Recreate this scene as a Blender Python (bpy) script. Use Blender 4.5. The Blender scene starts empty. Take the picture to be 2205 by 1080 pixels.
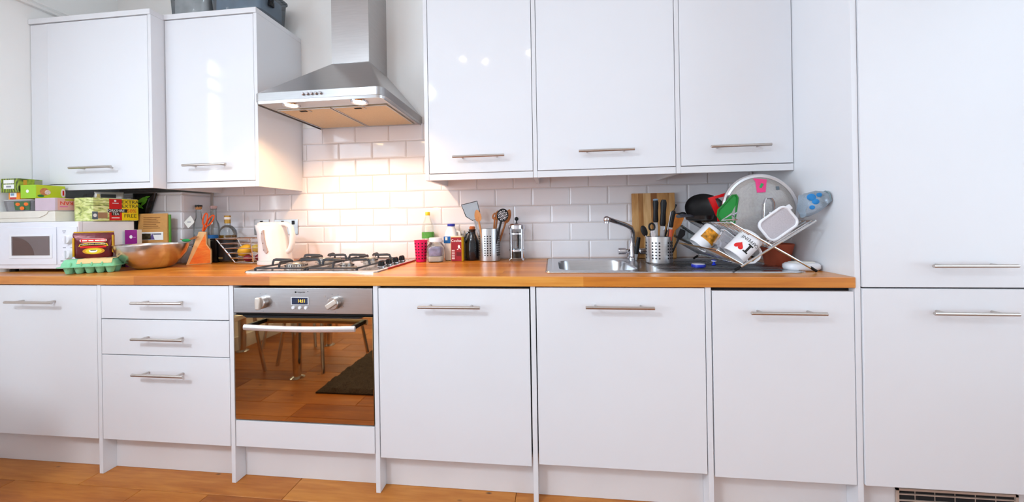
import bpy, bmesh, math, random
from mathutils import Vector, Matrix
random.seed(7)
PI = math.pi
SC = bpy.context.scene
COL = SC.collection

# ------------------------------------------------------------------ camera
YAW, PITCH, ROLL, FPX = 0.1094, 0.0009, -0.0164, 773.82
cam_d = bpy.data.cameras.new('camera'); cam = bpy.data.objects.new('camera', cam_d); COL.objects.link(cam)
Fw = Vector((-math.sin(YAW)*math.cos(PITCH), math.cos(YAW)*math.cos(PITCH), math.sin(PITCH)))
Rt = Vector((math.cos(YAW), math.sin(YAW), 0)); Up = Rt.cross(Fw)
R2 = Rt*math.cos(ROLL) + Up*math.sin(ROLL); U2 = -Rt*math.sin(ROLL) + Up*math.cos(ROLL)
mw = Matrix((R2, U2, -Fw)).transposed().to_4x4(); mw.translation = Vector((1.9185, -1.9378, 1.0568))
cam.matrix_world = mw
cam_d.sensor_width = 36; cam_d.lens = 36*FPX/2205; cam_d.shift_y = -(540-470.84)/2205
cam_d.clip_start = 0.02
SC.camera = cam

# ------------------------------------------------------------------ world, daylight, exposure
w = bpy.data.worlds.new('sky'); SC.world = w; w.use_nodes = True
bg = w.node_tree.nodes['Background']; bg.inputs[0].default_value = (0.80, 0.88, 1.0, 1); bg.inputs[1].default_value = 1.0
SC.view_settings.view_transform = 'Standard'; SC.view_settings.look = 'None'
SC.view_settings.exposure = 0.62; SC.view_settings.gamma = 1.0; SC.view_settings.use_curve_mapping = False

def area_light(name, loc, direction, sx, sy, power, col):
    d = bpy.data.lights.new(name, 'AREA'); d.shape = 'RECTANGLE'; d.size = sx; d.size_y = sy; d.energy = power; d.color = col
    o = bpy.data.objects.new(name, d); COL.objects.link(o); o.location = loc
    o.rotation_euler = Vector(direction).to_track_quat('-Z', 'Y').to_euler()
    return o
# daylight through the windows; the wide left one is added for even light
area_light('daylight_right_window', (4.47, -2.0, 1.52), (-1, 0, 0), 1.85, 1.65, 20, (0.72, 0.87, 1.0))
area_light('added_left_daylight', (-.80, -3.05, 1.45), (1, 0, 0), 2.4, 1.8, 78, (0.73, 0.87, 1.0))
area_light('daylight_narrow_window', (-.79, -1.295, 1.68), (1, 0, 0), .10, 1.34, 5, (1.0, 0.99, 0.98))

# ------------------------------------------------------------------ helpers
def lin(c):
    if isinstance(c, str):
        c = tuple(int(c[i:i+2], 16) for i in (0, 2, 4))
    return tuple(((v/255)/12.92 if v/255 <= .04045 else ((v/255+.055)/1.055)**2.4) for v in c) + (1,)

def nd(nt, t, **k):
    n = nt.nodes.new(t)
    for a, b in k.items(): setattr(n, a, b)
    return n

def M(name, col, rough=.5, metal=0, var=.04, scale=30, bump=0, bscale=None, coat=0, trans=0, ior=1.45, emit=0, spec=.5, aniso=0, stretch=None, alpha=1, sss=0):
    m = bpy.data.materials.new(name); m.use_nodes = True; nt = m.node_tree; L = nt.links
    b = nt.nodes['Principled BSDF']; c = lin(col)
    tc = nd(nt, 'ShaderNodeTexCoord'); mp = nd(nt, 'ShaderNodeMapping'); L.new(tc.outputs['Object'], mp.inputs[0])
    if stretch: mp.inputs['Scale'].default_value = stretch
    nz = nd(nt, 'ShaderNodeTexNoise'); nz.inputs['Scale'].default_value = scale; nz.inputs['Detail'].default_value = 3
    L.new(mp.outputs[0], nz.inputs['Vector'])
    rp = nd(nt, 'ShaderNodeValToRGB'); L.new(nz.outputs['Fac'], rp.inputs[0])
    rp.color_ramp.elements[0].position = .3; rp.color_ramp.elements[1].position = .7
    rp.color_ramp.elements[0].color = tuple(v*(1-var) for v in c[:3])+(1,)
    rp.color_ramp.elements[1].color = tuple(min(1, v*(1+var)) for v in c[:3])+(1,)
    L.new(rp.outputs[0], b.inputs['Base Color'])
    b.inputs['Roughness'].default_value = rough; b.inputs['Metallic'].default_value = metal
    b.inputs['Coat Weight'].default_value = coat; b.inputs['Coat Roughness'].default_value = .05
    b.inputs['Transmission Weight'].default_value = trans; b.inputs['IOR'].default_value = ior
    b.inputs['Specular IOR Level'].default_value = spec; b.inputs['Anisotropic'].default_value = aniso
    b.inputs['Alpha'].default_value = alpha
    if sss: b.inputs['Subsurface Weight'].default_value = sss; b.inputs['Subsurface Radius'].default_value = (.02, .02, .02)
    if emit:
        b.inputs['Emission Color'].default_value = c; b.inputs['Emission Strength'].default_value = emit
    if bump:
        n2 = nd(nt, 'ShaderNodeTexNoise'); n2.inputs['Scale'].default_value = bscale or scale; n2.inputs['Detail'].default_value = 2
        L.new(mp.outputs[0], n2.inputs['Vector'])
        bp = nd(nt, 'ShaderNodeBump'); bp.inputs['Strength'].default_value = bump; bp.inputs['Distance'].default_value = .002
        L.new(n2.outputs['Fac'], bp.inputs['Height']); L.new(bp.outputs[0], b.inputs['Normal'])
    return m

def thin_glass(name, tint=(255, 255, 255), rough=.02, refl=1.0, body=0.0, bodycol=(255, 255, 255)):
    m = bpy.data.materials.new(name); m.use_nodes = True; nt = m.node_tree; L = nt.links
    nt.nodes.remove(nt.nodes['Principled BSDF']); out = nt.nodes['Material Output']
    t = nd(nt, 'ShaderNodeBsdfTransparent'); t.inputs[0].default_value = lin(tint)
    g = nd(nt, 'ShaderNodeBsdfGlossy'); g.inputs['Roughness'].default_value = rough
    fr = nd(nt, 'ShaderNodeFresnel'); fr.inputs[0].default_value = 1.45
    mu = nd(nt, 'ShaderNodeMath', operation='MULTIPLY'); mu.inputs[1].default_value = refl; L.new(fr.outputs[0], mu.inputs[0])
    mx = nd(nt, 'ShaderNodeMixShader'); L.new(mu.outputs[0], mx.inputs[0]); L.new(t.outputs[0], mx.inputs[1]); L.new(g.outputs[0], mx.inputs[2])
    last = mx
    if body:
        d = nd(nt, 'ShaderNodeBsdfDiffuse'); d.inputs[0].default_value = lin(bodycol)
        nz = nd(nt, 'ShaderNodeTexNoise'); nz.inputs['Scale'].default_value = 25
        mr = nd(nt, 'ShaderNodeMapRange'); mr.inputs[3].default_value = body*.75; mr.inputs[4].default_value = min(1, body*1.25)
        L.new(nz.outputs[0], mr.inputs[0])
        m2 = nd(nt, 'ShaderNodeMixShader'); L.new(mr.outputs[0], m2.inputs[0]); L.new(mx.outputs[0], m2.inputs[1]); L.new(d.outputs[0], m2.inputs[2]); last = m2
    L.new(last.outputs[0], out.inputs[0])
    return m

def wood(name, c1, c2, c3, rough=.4, scale=(1.2, 14, 14), per_object=False, coat=0, staves=None, knots=0):
    m = bpy.data.materials.new(name); m.use_nodes = True; nt = m.node_tree; L = nt.links
    b = nt.nodes['Principled BSDF']; tc = nd(nt, 'ShaderNodeTexCoord'); mp = nd(nt, 'ShaderNodeMapping')
    mp.inputs['Scale'].default_value = scale
    src = tc.outputs['Object']
    if per_object:
        oi = nd(nt, 'ShaderNodeObjectInfo'); va = nd(nt, 'ShaderNodeVectorMath', operation='MULTIPLY_ADD')
        cb = nd(nt, 'ShaderNodeCombineXYZ')
        for i in range(3): L.new(oi.outputs['Random'], cb.inputs[i])
        L.new(cb.outputs[0], va.inputs[0]); va.inputs[1].default_value = (37, 23, 11); L.new(src, va.inputs[2]); src = va.outputs[0]
    L.new(src, mp.inputs[0])
    n1 = nd(nt, 'ShaderNodeTexNoise'); n1.inputs['Scale'].default_value = 2.2; n1.inputs['Detail'].default_value = 8; n1.inputs['Distortion'].default_value = .9
    L.new(mp.outputs[0], n1.inputs['Vector'])
    n2 = nd(nt, 'ShaderNodeTexNoise'); n2.inputs['Scale'].default_value = 9; n2.inputs['Detail'].default_value = 6
    L.new(mp.outputs[0], n2.inputs['Vector'])
    mx = nd(nt, 'ShaderNodeMix'); mx.inputs[0].default_value = .4; L.new(n1.outputs[0], mx.inputs[2]); L.new(n2.outputs[0], mx.inputs[3])
    fac = mx.outputs[0]
    if staves:
        br = nd(nt, 'ShaderNodeTexBrick'); br.inputs['Scale'].default_value = 1; br.inputs['Mortar Size'].default_value = .0
        br.inputs['Brick Width'].default_value = staves[0]; br.inputs['Row Height'].default_value = staves[1]
        br.inputs['Color1'].default_value = (0, 0, 0, 1); br.inputs['Color2'].default_value = (1, 1, 1, 1); br.inputs['Bias'].default_value = 0
        m3 = nd(nt, 'ShaderNodeMapping')
        if len(staves) > 2: m3.inputs['Rotation'].default_value = staves[2]
        L.new(tc.outputs['Object'], m3.inputs[0]); L.new(m3.outputs[0], br.inputs[0])
        m2 = nd(nt, 'ShaderNodeMix'); m2.inputs[0].default_value = .30; L.new(fac, m2.inputs[2]); L.new(br.outputs[0], m2.inputs[3]); fac = m2.outputs[0]
    if per_object:
        m4 = nd(nt, 'ShaderNodeMix'); m4.inputs[0].default_value = .26; L.new(fac, m4.inputs[2]); L.new(oi.outputs['Random'], m4.inputs[3]); fac = m4.outputs[0]
    rp = nd(nt, 'ShaderNodeValToRGB'); L.new(fac, rp.inputs[0]); e = rp.color_ramp.elements
    e[0].position = .32; e[0].color = lin(c1); e[1].position = .70; e[1].color = lin(c3)
    k = e.new(.5); k.color = lin(c2)
    col = rp.outputs[0]
    if knots:
        vz = nd(nt, 'ShaderNodeTexVoronoi'); vz.inputs['Scale'].default_value = knots
        mk = nd(nt, 'ShaderNodeMapping'); mk.inputs['Scale'].default_value = (1, 2.2, 1); L.new(src, mk.inputs[0]); L.new(mk.outputs[0], vz.inputs['Vector'])
        r3 = nd(nt, 'ShaderNodeValToRGB'); L.new(vz.outputs['Distance'], r3.inputs[0])
        r3.color_ramp.elements[0].position = .02; r3.color_ramp.elements[0].color = (1, 1, 1, 1)
        r3.color_ramp.elements[1].position = .075; r3.color_ramp.elements[1].color = (0, 0, 0, 1)
        mk2 = nd(nt, 'ShaderNodeMix', data_type='RGBA'); L.new(r3.outputs[0], mk2.inputs[0]); L.new(col, mk2.inputs[6]); mk2.inputs[7].default_value = lin((88, 50, 22)); col = mk2.outputs[2]
    L.new(col, b.inputs['Base Color']); b.inputs['Roughness'].default_value = rough; b.inputs['Coat Weight'].default_value = coat
    b.inputs['Coat Roughness'].default_value = .15
    bp = nd(nt, 'ShaderNodeBump'); bp.inputs['Strength'].default_value = .12; bp.inputs['Distance'].default_value = .001
    L.new(n2.outputs[0], bp.inputs['Height']); L.new(bp.outputs[0], b.inputs['Normal'])
    return m

class MB:
    def __init__(s): s.v = []; s.f = []
    def add(s, vs, fs):
        o = len(s.v); s.v += [tuple(p) for p in vs]; s.f += [[i+o for i in f] for f in fs]; return s
    def box(s, x0, x1, y0, y1, z0, z1, rot=None, c=None):
        vs = [Vector((x, y, z)) for x in (x0, x1) for y in (y0, y1) for z in (z0, z1)]
        if rot is not None:
            c = Vector(c) if c is not None else Vector(((x0+x1)/2, (y0+y1)/2, (z0+z1)/2)); vs = [rot @ (p-c)+c for p in vs]
        return s.add(vs, [(0, 1, 3, 2), (4, 6, 7, 5), (0, 4, 5, 1), (2, 3, 7, 6), (0, 2, 6, 4), (1, 5, 7, 3)])
    def cyl(s, p, q, r, n=16, r2=None, cap=True):
        p = Vector(p); q = Vector(q); r2 = r if r2 is None else r2; d = (q-p).normalized()
        a = d.orthogonal().normalized(); b = d.cross(a)
        vs = []
        for c, rr in ((p, r), (q, r2)):
            vs += [c+(a*math.cos(2*PI*i/n)+b*math.sin(2*PI*i/n))*rr for i in range(n)]
        fs = [(i, (i+1) % n, n+(i+1) % n, n+i) for i in range(n)]
        if cap: fs += [tuple(range(n-1, -1, -1)), tuple(range(n, 2*n))]
        return s.add(vs, fs)
    def tube(s, pts, r, n=8, closed=False, flat=None):
        P = [Vector(p) for p in pts]; m = len(P); rs = r if isinstance(r, (list, tuple)) else [r]*m
        vs = []; prev = None
        for i, p in enumerate(P):
            t = (P[(i+1) % m]-P[i-1]) if closed else (P[min(i+1, m-1)]-P[max(i-1, 0)])
            t = t.normalized()
            a = (prev - t*prev.dot(t)) if prev is not None else t.orthogonal()
            if flat is not None: a = Vector(flat[0]) - t*Vector(flat[0]).dot(t)
            if a.length < 1e-6: a = t.orthogonal()
            a.normalize(); b = t.cross(a); prev = a
            ka, kb = (flat[1], flat[2]) if flat is not None else (1, 1)
            vs += [p+(a*math.cos(2*PI*k/n)*ka+b*math.sin(2*PI*k/n)*kb)*rs[i] for k in range(n)]
        fs = []
        for i in range(m if closed else m-1):
            j = (i+1) % m
            fs += [(i*n+k, i*n+(k+1) % n, j*n+(k+1) % n, j*n+k) for k in range(n)]
        if not closed: fs += [tuple(range(n-1, -1, -1)), tuple(range((m-1)*n, m*n))]
        return s.add(vs, fs)
    def lathe(s, prof, n=32, c=(0, 0), sx=1, sy=1):
        vs = []; idx = []
        for r, z in prof:
            if r < 1e-6: idx.append([len(vs)]*n); vs.append((c[0], c[1], z))
            else:
                idx.append(list(range(len(vs), len(vs)+n)))
                vs += [(c[0]+sx*r*math.cos(2*PI*k/n), c[1]+sy*r*math.sin(2*PI*k/n), z) for k in range(n)]
        fs = []
        for a, b in zip(idx, idx[1:]):
            for k in range(n):
                f = [a[k], a[(k+1) % n], b[(k+1) % n], b[k]]; g = []
                for i in f:
                    if i not in g: g.append(i)
                if len(g) > 2: fs.append(g)
        return s.add(vs, fs)
    def prism(s, poly, a0, a1, axis='y'):
        n = len(poly)
        def P(u, v, w): return (u, w, v) if axis == 'y' else (u, v, w) if axis == 'z' else (w, u, v)
        vs = [P(u, v, a0) for u, v in poly]+[P(u, v, a1) for u, v in poly]
        fs = [(i, (i+1) % n, n+(i+1) % n, n+i) for i in range(n)]+[tuple(range(n-1, -1, -1)), tuple(range(n, 2*n))]
        return s.add(vs, fs)
    def loft(s, rings, cap=True):
        n = len(rings[0]); vs = [p for r in rings for p in r]; fs = []
        for i in range(len(rings)-1):
            fs += [(i*n+k, i*n+(k+1) % n, (i+1)*n+(k+1) % n, (i+1)*n+k) for k in range(n)]
        if cap: fs += [tuple(range(n-1, -1, -1)), tuple(range((len(rings)-1)*n, len(rings)*n))]
        return s.add(vs, fs)
    def sphere(s, c, r, n=16, m=10, sc=(1, 1, 1)):
        prof = [(math.sin(PI*i/m), -math.cos(PI*i/m)) for i in range(m+1)]
        t = MB().lathe(prof, n)
        return s.add([(c[0]+p[0]*r*sc[0], c[1]+p[1]*r*sc[1], c[2]+p[2]*r*sc[2]) for p in t.v], t.f)
    def xf(s, mat): s.v = [tuple(mat @ Vector(p)) for p in s.v]; return s
    def mesh(s, name, bevel=0, seg=2, angle=35):
        me = bpy.data.meshes.new(name); bm = bmesh.new()
        vv = [bm.verts.new(p) for p in s.v]
        for f in s.f:
            try: bm.faces.new([vv[i] for i in f])
            except ValueError: pass
        bmesh.ops.recalc_face_normals(bm, faces=bm.faces)
        if bevel:
            es = [e for e in bm.edges if len(e.link_faces) == 2 and e.calc_face_angle(0) > .6]
            bmesh.ops.bevel(bm, geom=es, offset=bevel, segments=seg, affect='EDGES', profile=.5, clamp_overlap=True)
        if bevel: angle = min(angle, 20)
        for f in bm.faces: f.smooth = True
        bm.to_mesh(me); bm.free(); me.set_sharp_from_angle(angle=math.radians(angle))
        return me
    def obj(s, name, mat, parent=None, bevel=0, seg=2, angle=35, loc=None, rot=None):
        return link(name, s.mesh(name, bevel, seg, angle), mat, parent, loc, rot)

def link(name, me, mat, parent=None, loc=None, rot=None):
    o = bpy.data.objects.new(name, me); COL.objects.link(o)
    if mat and not me.materials: me.materials.append(mat)
    if parent: o.parent = parent
    if loc is not None: o.location = loc
    if rot is not None: o.rotation_euler = rot
    return o
def tag(o, label, cat, group=None):
    o['label'] = label; o['category'] = cat
    if group: o['group'] = group
    return o
def thing(name, label, cat, loc=(0, 0, 0), rotz=0, group=None, rot=None):
    o = bpy.data.objects.new(name, None); COL.objects.link(o); o.location = loc
    o.rotation_euler = rot if rot is not None else (0, 0, rotz); o.empty_display_size = .05
    return tag(o, label, cat, group)
def structure(o, label=None):
    o['kind'] = 'structure'
    if label: o['label'] = label
    return o
def box(name, mat, parent, x0, x1, y0, y1, z0, z1, bevel=0, **k): return MB().box(x0, x1, y0, y1, z0, z1).obj(name, mat, parent, bevel=bevel, **k)

def rrect(w, h, r, n=4, cx=0, cy=0):
    pts = []
    for sx, sy, a0 in ((1, 1, 0), (-1, 1, 90), (-1, -1, 180), (1, -1, 270)):
        for k in range(n+1):
            a = math.radians(a0+90*k/n); pts.append((cx+sx*(w/2-r)+r*math.cos(a), cy+sy*(h/2-r)+r*math.sin(a)))
    return pts

def text(name, s, size, mat, parent, loc, rot=(PI/2, 0, 0), ext=.0003, sx=1, align='CENTER'):
    cu = bpy.data.curves.new(name, 'FONT'); cu.body = s; cu.size = size; cu.extrude = ext; cu.resolution_u = 2
    cu.align_x = align; cu.align_y = 'CENTER'
    t = bpy.data.objects.new(name+'_tmp', cu); COL.objects.link(t)
    dg = bpy.context.evaluated_depsgraph_get(); me = bpy.data.meshes.new_from_object(t.evaluated_get(dg)); me.name = name
    bpy.data.objects.remove(t); bpy.data.curves.remove(cu)
    me.materials.clear()
    o = link(name, me, mat, parent, loc, rot); o.scale = (sx, 1, 1)
    return o

# ------------------------------------------------------------------ materials
m_wall = M('wall paint', (247, 246, 243), .75, var=.01, scale=6, bump=.05, bscale=120)
m_ceil = M('ceiling paint', (250, 250, 248), .85, var=.01)
m_grout = M('grout', (214, 204, 196), .8, var=.04, scale=60)
m_tile = M('glazed tile', (236, 233, 236), .10, var=.008, scale=8, bump=.03, bscale=18, coat=.3)
m_gloss = M('white gloss door', (231, 232, 236), .07, var=.004, scale=3, spec=.5)
m_white = M('white cabinet panel', (229, 229, 232), .30, var=.006, scale=4)
m_plinth = M('white plinth', (228, 224, 224), .35, var=.015, scale=7)
m_dark = M('dark gap', (24, 22, 24), .8)
m_steel = M('brushed steel', (186, 184, 184), .30, 1, var=.05, scale=12, stretch=(1, 1, 30), aniso=.4)
m_steelh = M('brushed steel horizontal', (190, 188, 188), .30, 1, var=.05, scale=12, stretch=(1, 30, 30), aniso=.4)
m_nickel = M('satin nickel', (196, 188, 182), .28, 1, var=.03, scale=40)
m_chrome = M('chrome', (214, 214, 220), .07, 1, var=.02)
m_wire = M('chromed wire', (215, 218, 220), .18, 1, var=.02)
m_black = M('black plastic', (16, 16, 19), .42, var=.1, spec=.35)
m_blackg = M('black glaze', (16, 18, 26), .12, var=.1, coat=.3)
m_iron = M('enamelled iron', (52, 54, 60), .38, var=.12, scale=60)
m_oak = wood('oak worktop', (186, 106, 32), (208, 130, 44), (228, 160, 72), .30, (1.0, 16, 16), staves=(.62, .042), coat=.08)
m_floor = wood('oak plank', (146, 76, 22), (180, 104, 34), (204, 132, 56), .42, (1.1, 9, 9), per_object=True, coat=0, knots=5)
m_board = wood('acacia board', (172, 116, 58), (208, 156, 94), (234, 192, 136), .5, (10, 10, 1.0), staves=(.5, .036, (0, PI/2, 0)))
m_ltwood = wood('beech', (222, 176, 118), (232, 190, 134), (240, 204, 152), .5, (6, 6, 2))
m_orwood = wood('orange lacquered wood', (232, 96, 10), (244, 122, 20), (250, 158, 56), .4, (5, 5, 16), coat=.2)
m_spoon = wood('spoon wood', (178, 112, 56), (204, 140, 80), (220, 164, 104), .55, (5, 5, 1.5))
m_darkspoon = wood('dark spoon wood', (120, 66, 26), (160, 96, 44), (190, 122, 62), .5, (5, 5, 1.5))
m_paper = M('white card', (238, 234, 226), .7, var=.02)
m_kraft = M('kraft card', (206, 150, 84), .75, var=.05, scale=50)
m_plastic = M('white plastic', (238, 238, 242), .28, var=.01)
m_cream = M('cream plastic', (234, 228, 226), .30, var=.01)
m_red = M('red print', (214, 26, 24), .4)
m_yellow = M('yellow print', (248, 214, 20), .4)
m_inkb = M('black ink', (22, 20, 18), .5)
m_inkw = M('white ink', (246, 246, 244), .5)
m_glass = thin_glass('clear glass', (244, 247, 247), .02, .8)
m_clearp = thin_glass('clear plastic', (240, 240, 244), .12, 1.0, .22, (236, 232, 236))

# ================================================================== THE ROOM
XL, XR, YR, ZC = -0.72, 4.40, -5.40, 2.62
ZT = 0.843            # top of the worktop
TW, TH, TX, TZ = 0.1996, 0.0944, 0.5188, 1.1277
floor = structure(box('floor', M('floor screed', (70, 48, 30), .9), None, XL, XR, YR, .02, -.06, -.016), 'oak plank floor')
def plank_mesh(L, cache={}):
    L = round(L, 3)
    if L not in cache: cache[L] = MB().box(0, L-.0016, -.1382, 0, -.0155, 0).mesh('plank', bevel=.0012, seg=1)
    return cache[L]
row = 0; y = -.53
while y > YR:
    x = XL; ends = []
    if row == 0: ends = [-.027, .875, 1.766, 2.666, 3.566]
    elif row == 1: ends = [-.33, .27, .567, 1.467, 2.367, 3.267, 4.167]
    else:
        e = XL + random.choice([.3, .6, .75, .9])
        while e < XR-.15: ends.append(e); e += random.choice([.6, .9, .9, 1.2])
    if row == 0: y0 = -.5318
    for e in ends+[XR]:
        if e-x > .05: link('plank', plank_mesh(e-x), m_floor, floor, (x+.0008, y, 0))
        x = e
    y -= .14; row += 1
structure(box('ceiling', m_ceil, None, XL, XR, YR, .1, ZC, ZC+.08), 'white ceiling')

wall_back = structure(box('wall_back', m_wall, None, XL-.1, XR, 0, .12, -.06, ZC), 'white back wall with tiled splashback')
box('grout', m_grout, wall_back, XL, 2.93, -.0035, .0, ZT-.002, 1.315)
box('grout', m_grout, wall_back, .49, 1.34, -.0035, .0, 1.315, 1.60)
def tile_mesh(w_, h_, cache={}):
    k = (round(w_, 3), round(h_, 3))
    if k not in cache:
        b = min(.007, w_*.3)
        o = [(0, 0), (w_, 0), (w_, h_), (0, h_)]; i = [(b, b), (w_-b, b), (w_-b, h_-b), (b, h_-b)]
        cache[k] = MB().loft([[(u, 0, v) for u, v in o], [(u, -.0022, v) for u, v in o], [(u, -.0050, v) for u, v in i]]).mesh('tile', angle=10)
    return cache[k]
G_ = .0026
def tile_row(parent, r, xa, xb, off, put, maxz=None):
    z0 = TZ+r*TH; z1 = z0+TH
    if maxz: z1 = min(z1, maxz)
    k = math.floor((xa-TX-off)/TW)
    while True:
        a = TX+off+k*TW; b = a+TW; k += 1
        if a >= xb: break
        a = max(a, xa); b = min(b, xb)
        if b-a > .012: put(parent, a+G_/2, z0+G_/2, tile_mesh(b-a-G_, z1-z0-G_))
put_back = lambda p, x, z, me: link('tile', me, m_tile, p, (x, -.0032, z))
for r in range(-3, 2): tile_row(wall_back, r, -.084, 2.928, 0 if r % 2 else TW/2, put_back)
for r in range(2, 5): tile_row(wall_back, r, .4945, 1.335, 0 if r % 2 else TW/2, put_back, 1.60)

# tiled pipe boxing in the left corner
bx = structure(box('wall_boxing', m_grout, None, XL, -.0985, -.1735, -.0005, ZT, 1.236), 'tiled boxing in the left corner')
put_front = lambda p, x, z, me: link('tile', me, m_tile, p, (x, -.1732, z))
for r in range(-3, 1): tile_row(bx, r, XL, -.0945, (.0 if r % 2 else TW/2)-.0135, put_front)
tile_row(bx, 1, XL, -.0945, -.0135, put_front, 1.236)
for r in range(-3, 2):
    z0 = TZ+r*TH; z1 = min(z0+TH, 1.236)
    link('tile', tile_mesh(.166, z1-z0-G_), m_tile, bx, (-.0988, -.1735, z0+G_/2), (0, 0, PI/2))

def window_wall(name, label, axis, pos, thick, a0, a1, openings):
    """wall with rectangular openings; axis 'x' = wall in the x plane (runs along y)"""
    mb = MB()
    def put(u0, u1, z0, z1):
        if u1-u0 < 1e-4 or z1-z0 < 1e-4: return
        if axis == 'x': mb.box(pos, pos+thick, u0, u1, z0, z1)
        else: mb.box(u0, u1, pos, pos+thick, z0, z1)
    u = a0
    for (p, q, z0, z1) in sorted(openings):
        put(u, p, -.06, ZC); put(p, q, -.06, z0); put(p, q, z1, ZC); u = q
    put(u, a1, -.06, ZC)
    return structure(mb.obj(name, m_wall, None), label)
m_wframe = M('white window frame', (240, 240, 240), .35)
m_pane = thin_glass('window glass', (252, 254, 255), .0, .6)
def window(n, label, axis, pos, u0, u1, z0, z1, rails, mulls):
    r = bpy.data.objects.new('window_%d' % n, None); COL.objects.link(r); structure(r, label)
    t = .045; f = MB()
    def put(mb, a, b, c, d, w0=-.02, w1=.03):
        if axis == 'x': mb.box(pos+w0, pos+w1, a, b, c, d)
        else: mb.box(a, b, pos+w0, pos+w1, c, d)
    put(f, u0, u0+t, z0, z1); put(f, u1-t, u1, z0, z1); put(f, u0, u1, z0, z0+t); put(f, u0, u1, z1-t, z1)
    for z in rails: put(f, u0, u1, z-.02, z+.02)
    for u in mulls: put(f, u-.02, u+.02, z0, z1)
    f.obj('window_frame', m_wframe, r)
    us = [u0+t]+sorted(mulls)+[u1-t]; zs = [z0+t]+sorted(rails)+[z1-t]
    for a, b in zip(us, us[1:]):
        for c, d in zip(zs, zs[1:]):
            p = MB(); put(p, a, b, c, d, .003, .008); p.obj('pane', m_pane, r)
window_wall('wall_left', 'white left wall', 'x', XL-.1, .1, YR, 0, [(-1.385, -1.205, .95, 2.40), (-4.3, -1.80, .50, 2.40)])
window(1, 'tall narrow window in the left wall', 'x', XL-.05, -1.385, -1.205, .95, 2.40, [2.11], [])
window(3, 'wide unseen window added in the left wall for even light', 'x', XL-.05, -4.3, -1.80, .50, 2.40, [1.6], [-2.63, -3.46])  # added opening, set where the cabinet doors do not mirror it
window_wall('wall_right', 'white right wall', 'x', XR, .12, YR, .12, [(-3.0, -1.05, .65, 2.40)])
window(2, 'broad window in the right wall', 'x', XR+.03, -3.0, -1.05, .65, 2.40, [1.55], [-2.02])
structure(box('wall_rear', m_wall, None, XL-.1, XR+.12, YR-.12, YR, -.06, ZC), 'white rear wall')
t1 = MB().prism([(XL, 2.188), (XL+.016, 2.190), (XL+.020, 2.200), (XL+.012, 2.206), (XL+.020, 2.214), (XL+.012, 2.224), (XL, 2.226)], YR, -.001).obj('trim_1', m_wall)
structure(t1, 'picture rail along the left wall')
structure(box('baseboard_left', m_white, None, XL, XL+.016, YR, -.64, 0, .11), 'white skirting board')
structure(box('baseboard_rear', m_white, None, XL+.016, XR, YR, YR+.016, 0, .11), 'white skirting board')

# ================================================================== CABINETS
FB = -.605            # front of the base doors
def handle_mesh(cache={}):
    if not cache:
        mb = MB().cyl((-.1185, -.035, 0), (.1185, -.035, 0), .0058, 14)
        for s in (-1, 1): mb.cyl((s*.08, .001, 0), (s*.08, -.033, 0), .0042, 10)
        cache[0] = mb.mesh('handle', bevel=.0008, seg=1)
    return cache[0]
def front(name, mat, parent, x0, x1, z0, z1, yf, hx=None, hz=None, th=.018):
    d = MB().box(x0, x1, 0, th, z0, z1).obj(name, mat, parent, bevel=.0012, loc=(0, yf, 0))
    if hx is not None: link('handle', handle_mesh(), m_nickel, d, (hx, 0, hz))
    return d
ZW = .806
def base(name, label, x0, x1, panel=None, ctop=ZW-.004):
    t = thing(name, label, 'cabinet', ((x0+x1)/2, -.3, 0)); ox = -(x0+x1)/2
    def B(n, m, a, b, c, d, e, f, bev=0): return box(n, m, t, a+ox, b+ox, c+.3, d+.3, e, f, bev)
    B('carcass', m_dark, x0+.004, x1-.004, FB+.022, -.02, .16, ctop)
    B('plinth', m_plinth, x0+.0005, x1-.0005, -.556, -.54, .001, .158)
    if panel is not None: B('side_panel', m_white, panel, panel+.018, FB, -.012, .0005, ZW, .001)
    t['ox'] = 0
    def D(n, a, b, z0, z1, hx=None, hz=None, mat=m_white):
        d = MB().box(a, b, 0, .018, z0, z1).obj(n, mat, t, bevel=.0012, loc=(ox, FB+.3, 0))
        if hx is not None: link('handle', handle_mesh(), m_nickel, d, (hx, 0, hz))
        return d
    del t['ox']
    return t, D, B
P = [-.018, .604, 1.2224, 1.8361, 2.4536, 2.9327]
c0, D, B = base('base_cabinet', 'white base cabinet with a single door below the microwave', XL+.002, P[0], P[0])
D('door', -.6165, P[0]-.002, .149, ZW-.003, -.307, .735)
B('filler_strip', m_white, XL+.003, -.619, FB+.002, FB+.02, .149, ZW-.003, .001)
c1, D, B = base('drawer_cabinet', 'white cabinet with three drawers left of the oven', P[0]+.018, P[1], P[1])
D('drawer', .0025, P[1]-.0025, .663, ZW-.003, .31, .737); D('drawer', .0025, P[1]-.0025, .5115, .659, .31, .588); D('drawer', .0025, P[1]-.0025, .149, .508, .31, .441)
# oven housing: panels, lower filler and plinth
t = thing('oven_housing', 'white oven housing with a shallow blank panel below the oven', 'cabinet', (.9132, -.3, 0)); ox = -.9132
box('carcass', m_dark, t, .626+ox, 1.2184+ox, FB+.32, .28, .16, .2555)
box('plinth', m_plinth, t, .6225+ox, 1.222+ox, -.256, -.24, .001, .158)
box('side_panel', m_white, t, P[2]+ox, P[2]+.018+ox, FB+.3, .288, .0005, ZW, .001)
box('lower_panel', m_white, t, .6255+ox, 1.2195+ox, FB+.3, FB+.318, .151, .2555, .0012)
c3, D, B = base('base_cabinet', 'white base cabinet with a single door right of the oven', P[2]+.018, P[3], P[3])
D('door', P[2]+.0215, P[3]-.005, .1386, .7965, 1.534, .733)
c4, D, B = base('sink_cabinet', 'white sink cabinet with a single door under the sink bowl', P[3]+.018, P[4], P[4], ctop=.68)
B('front_rail', m_dark, P[3]+.023, P[4]-.005, FB+.022, -.50, .682, ZW-.003)
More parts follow.
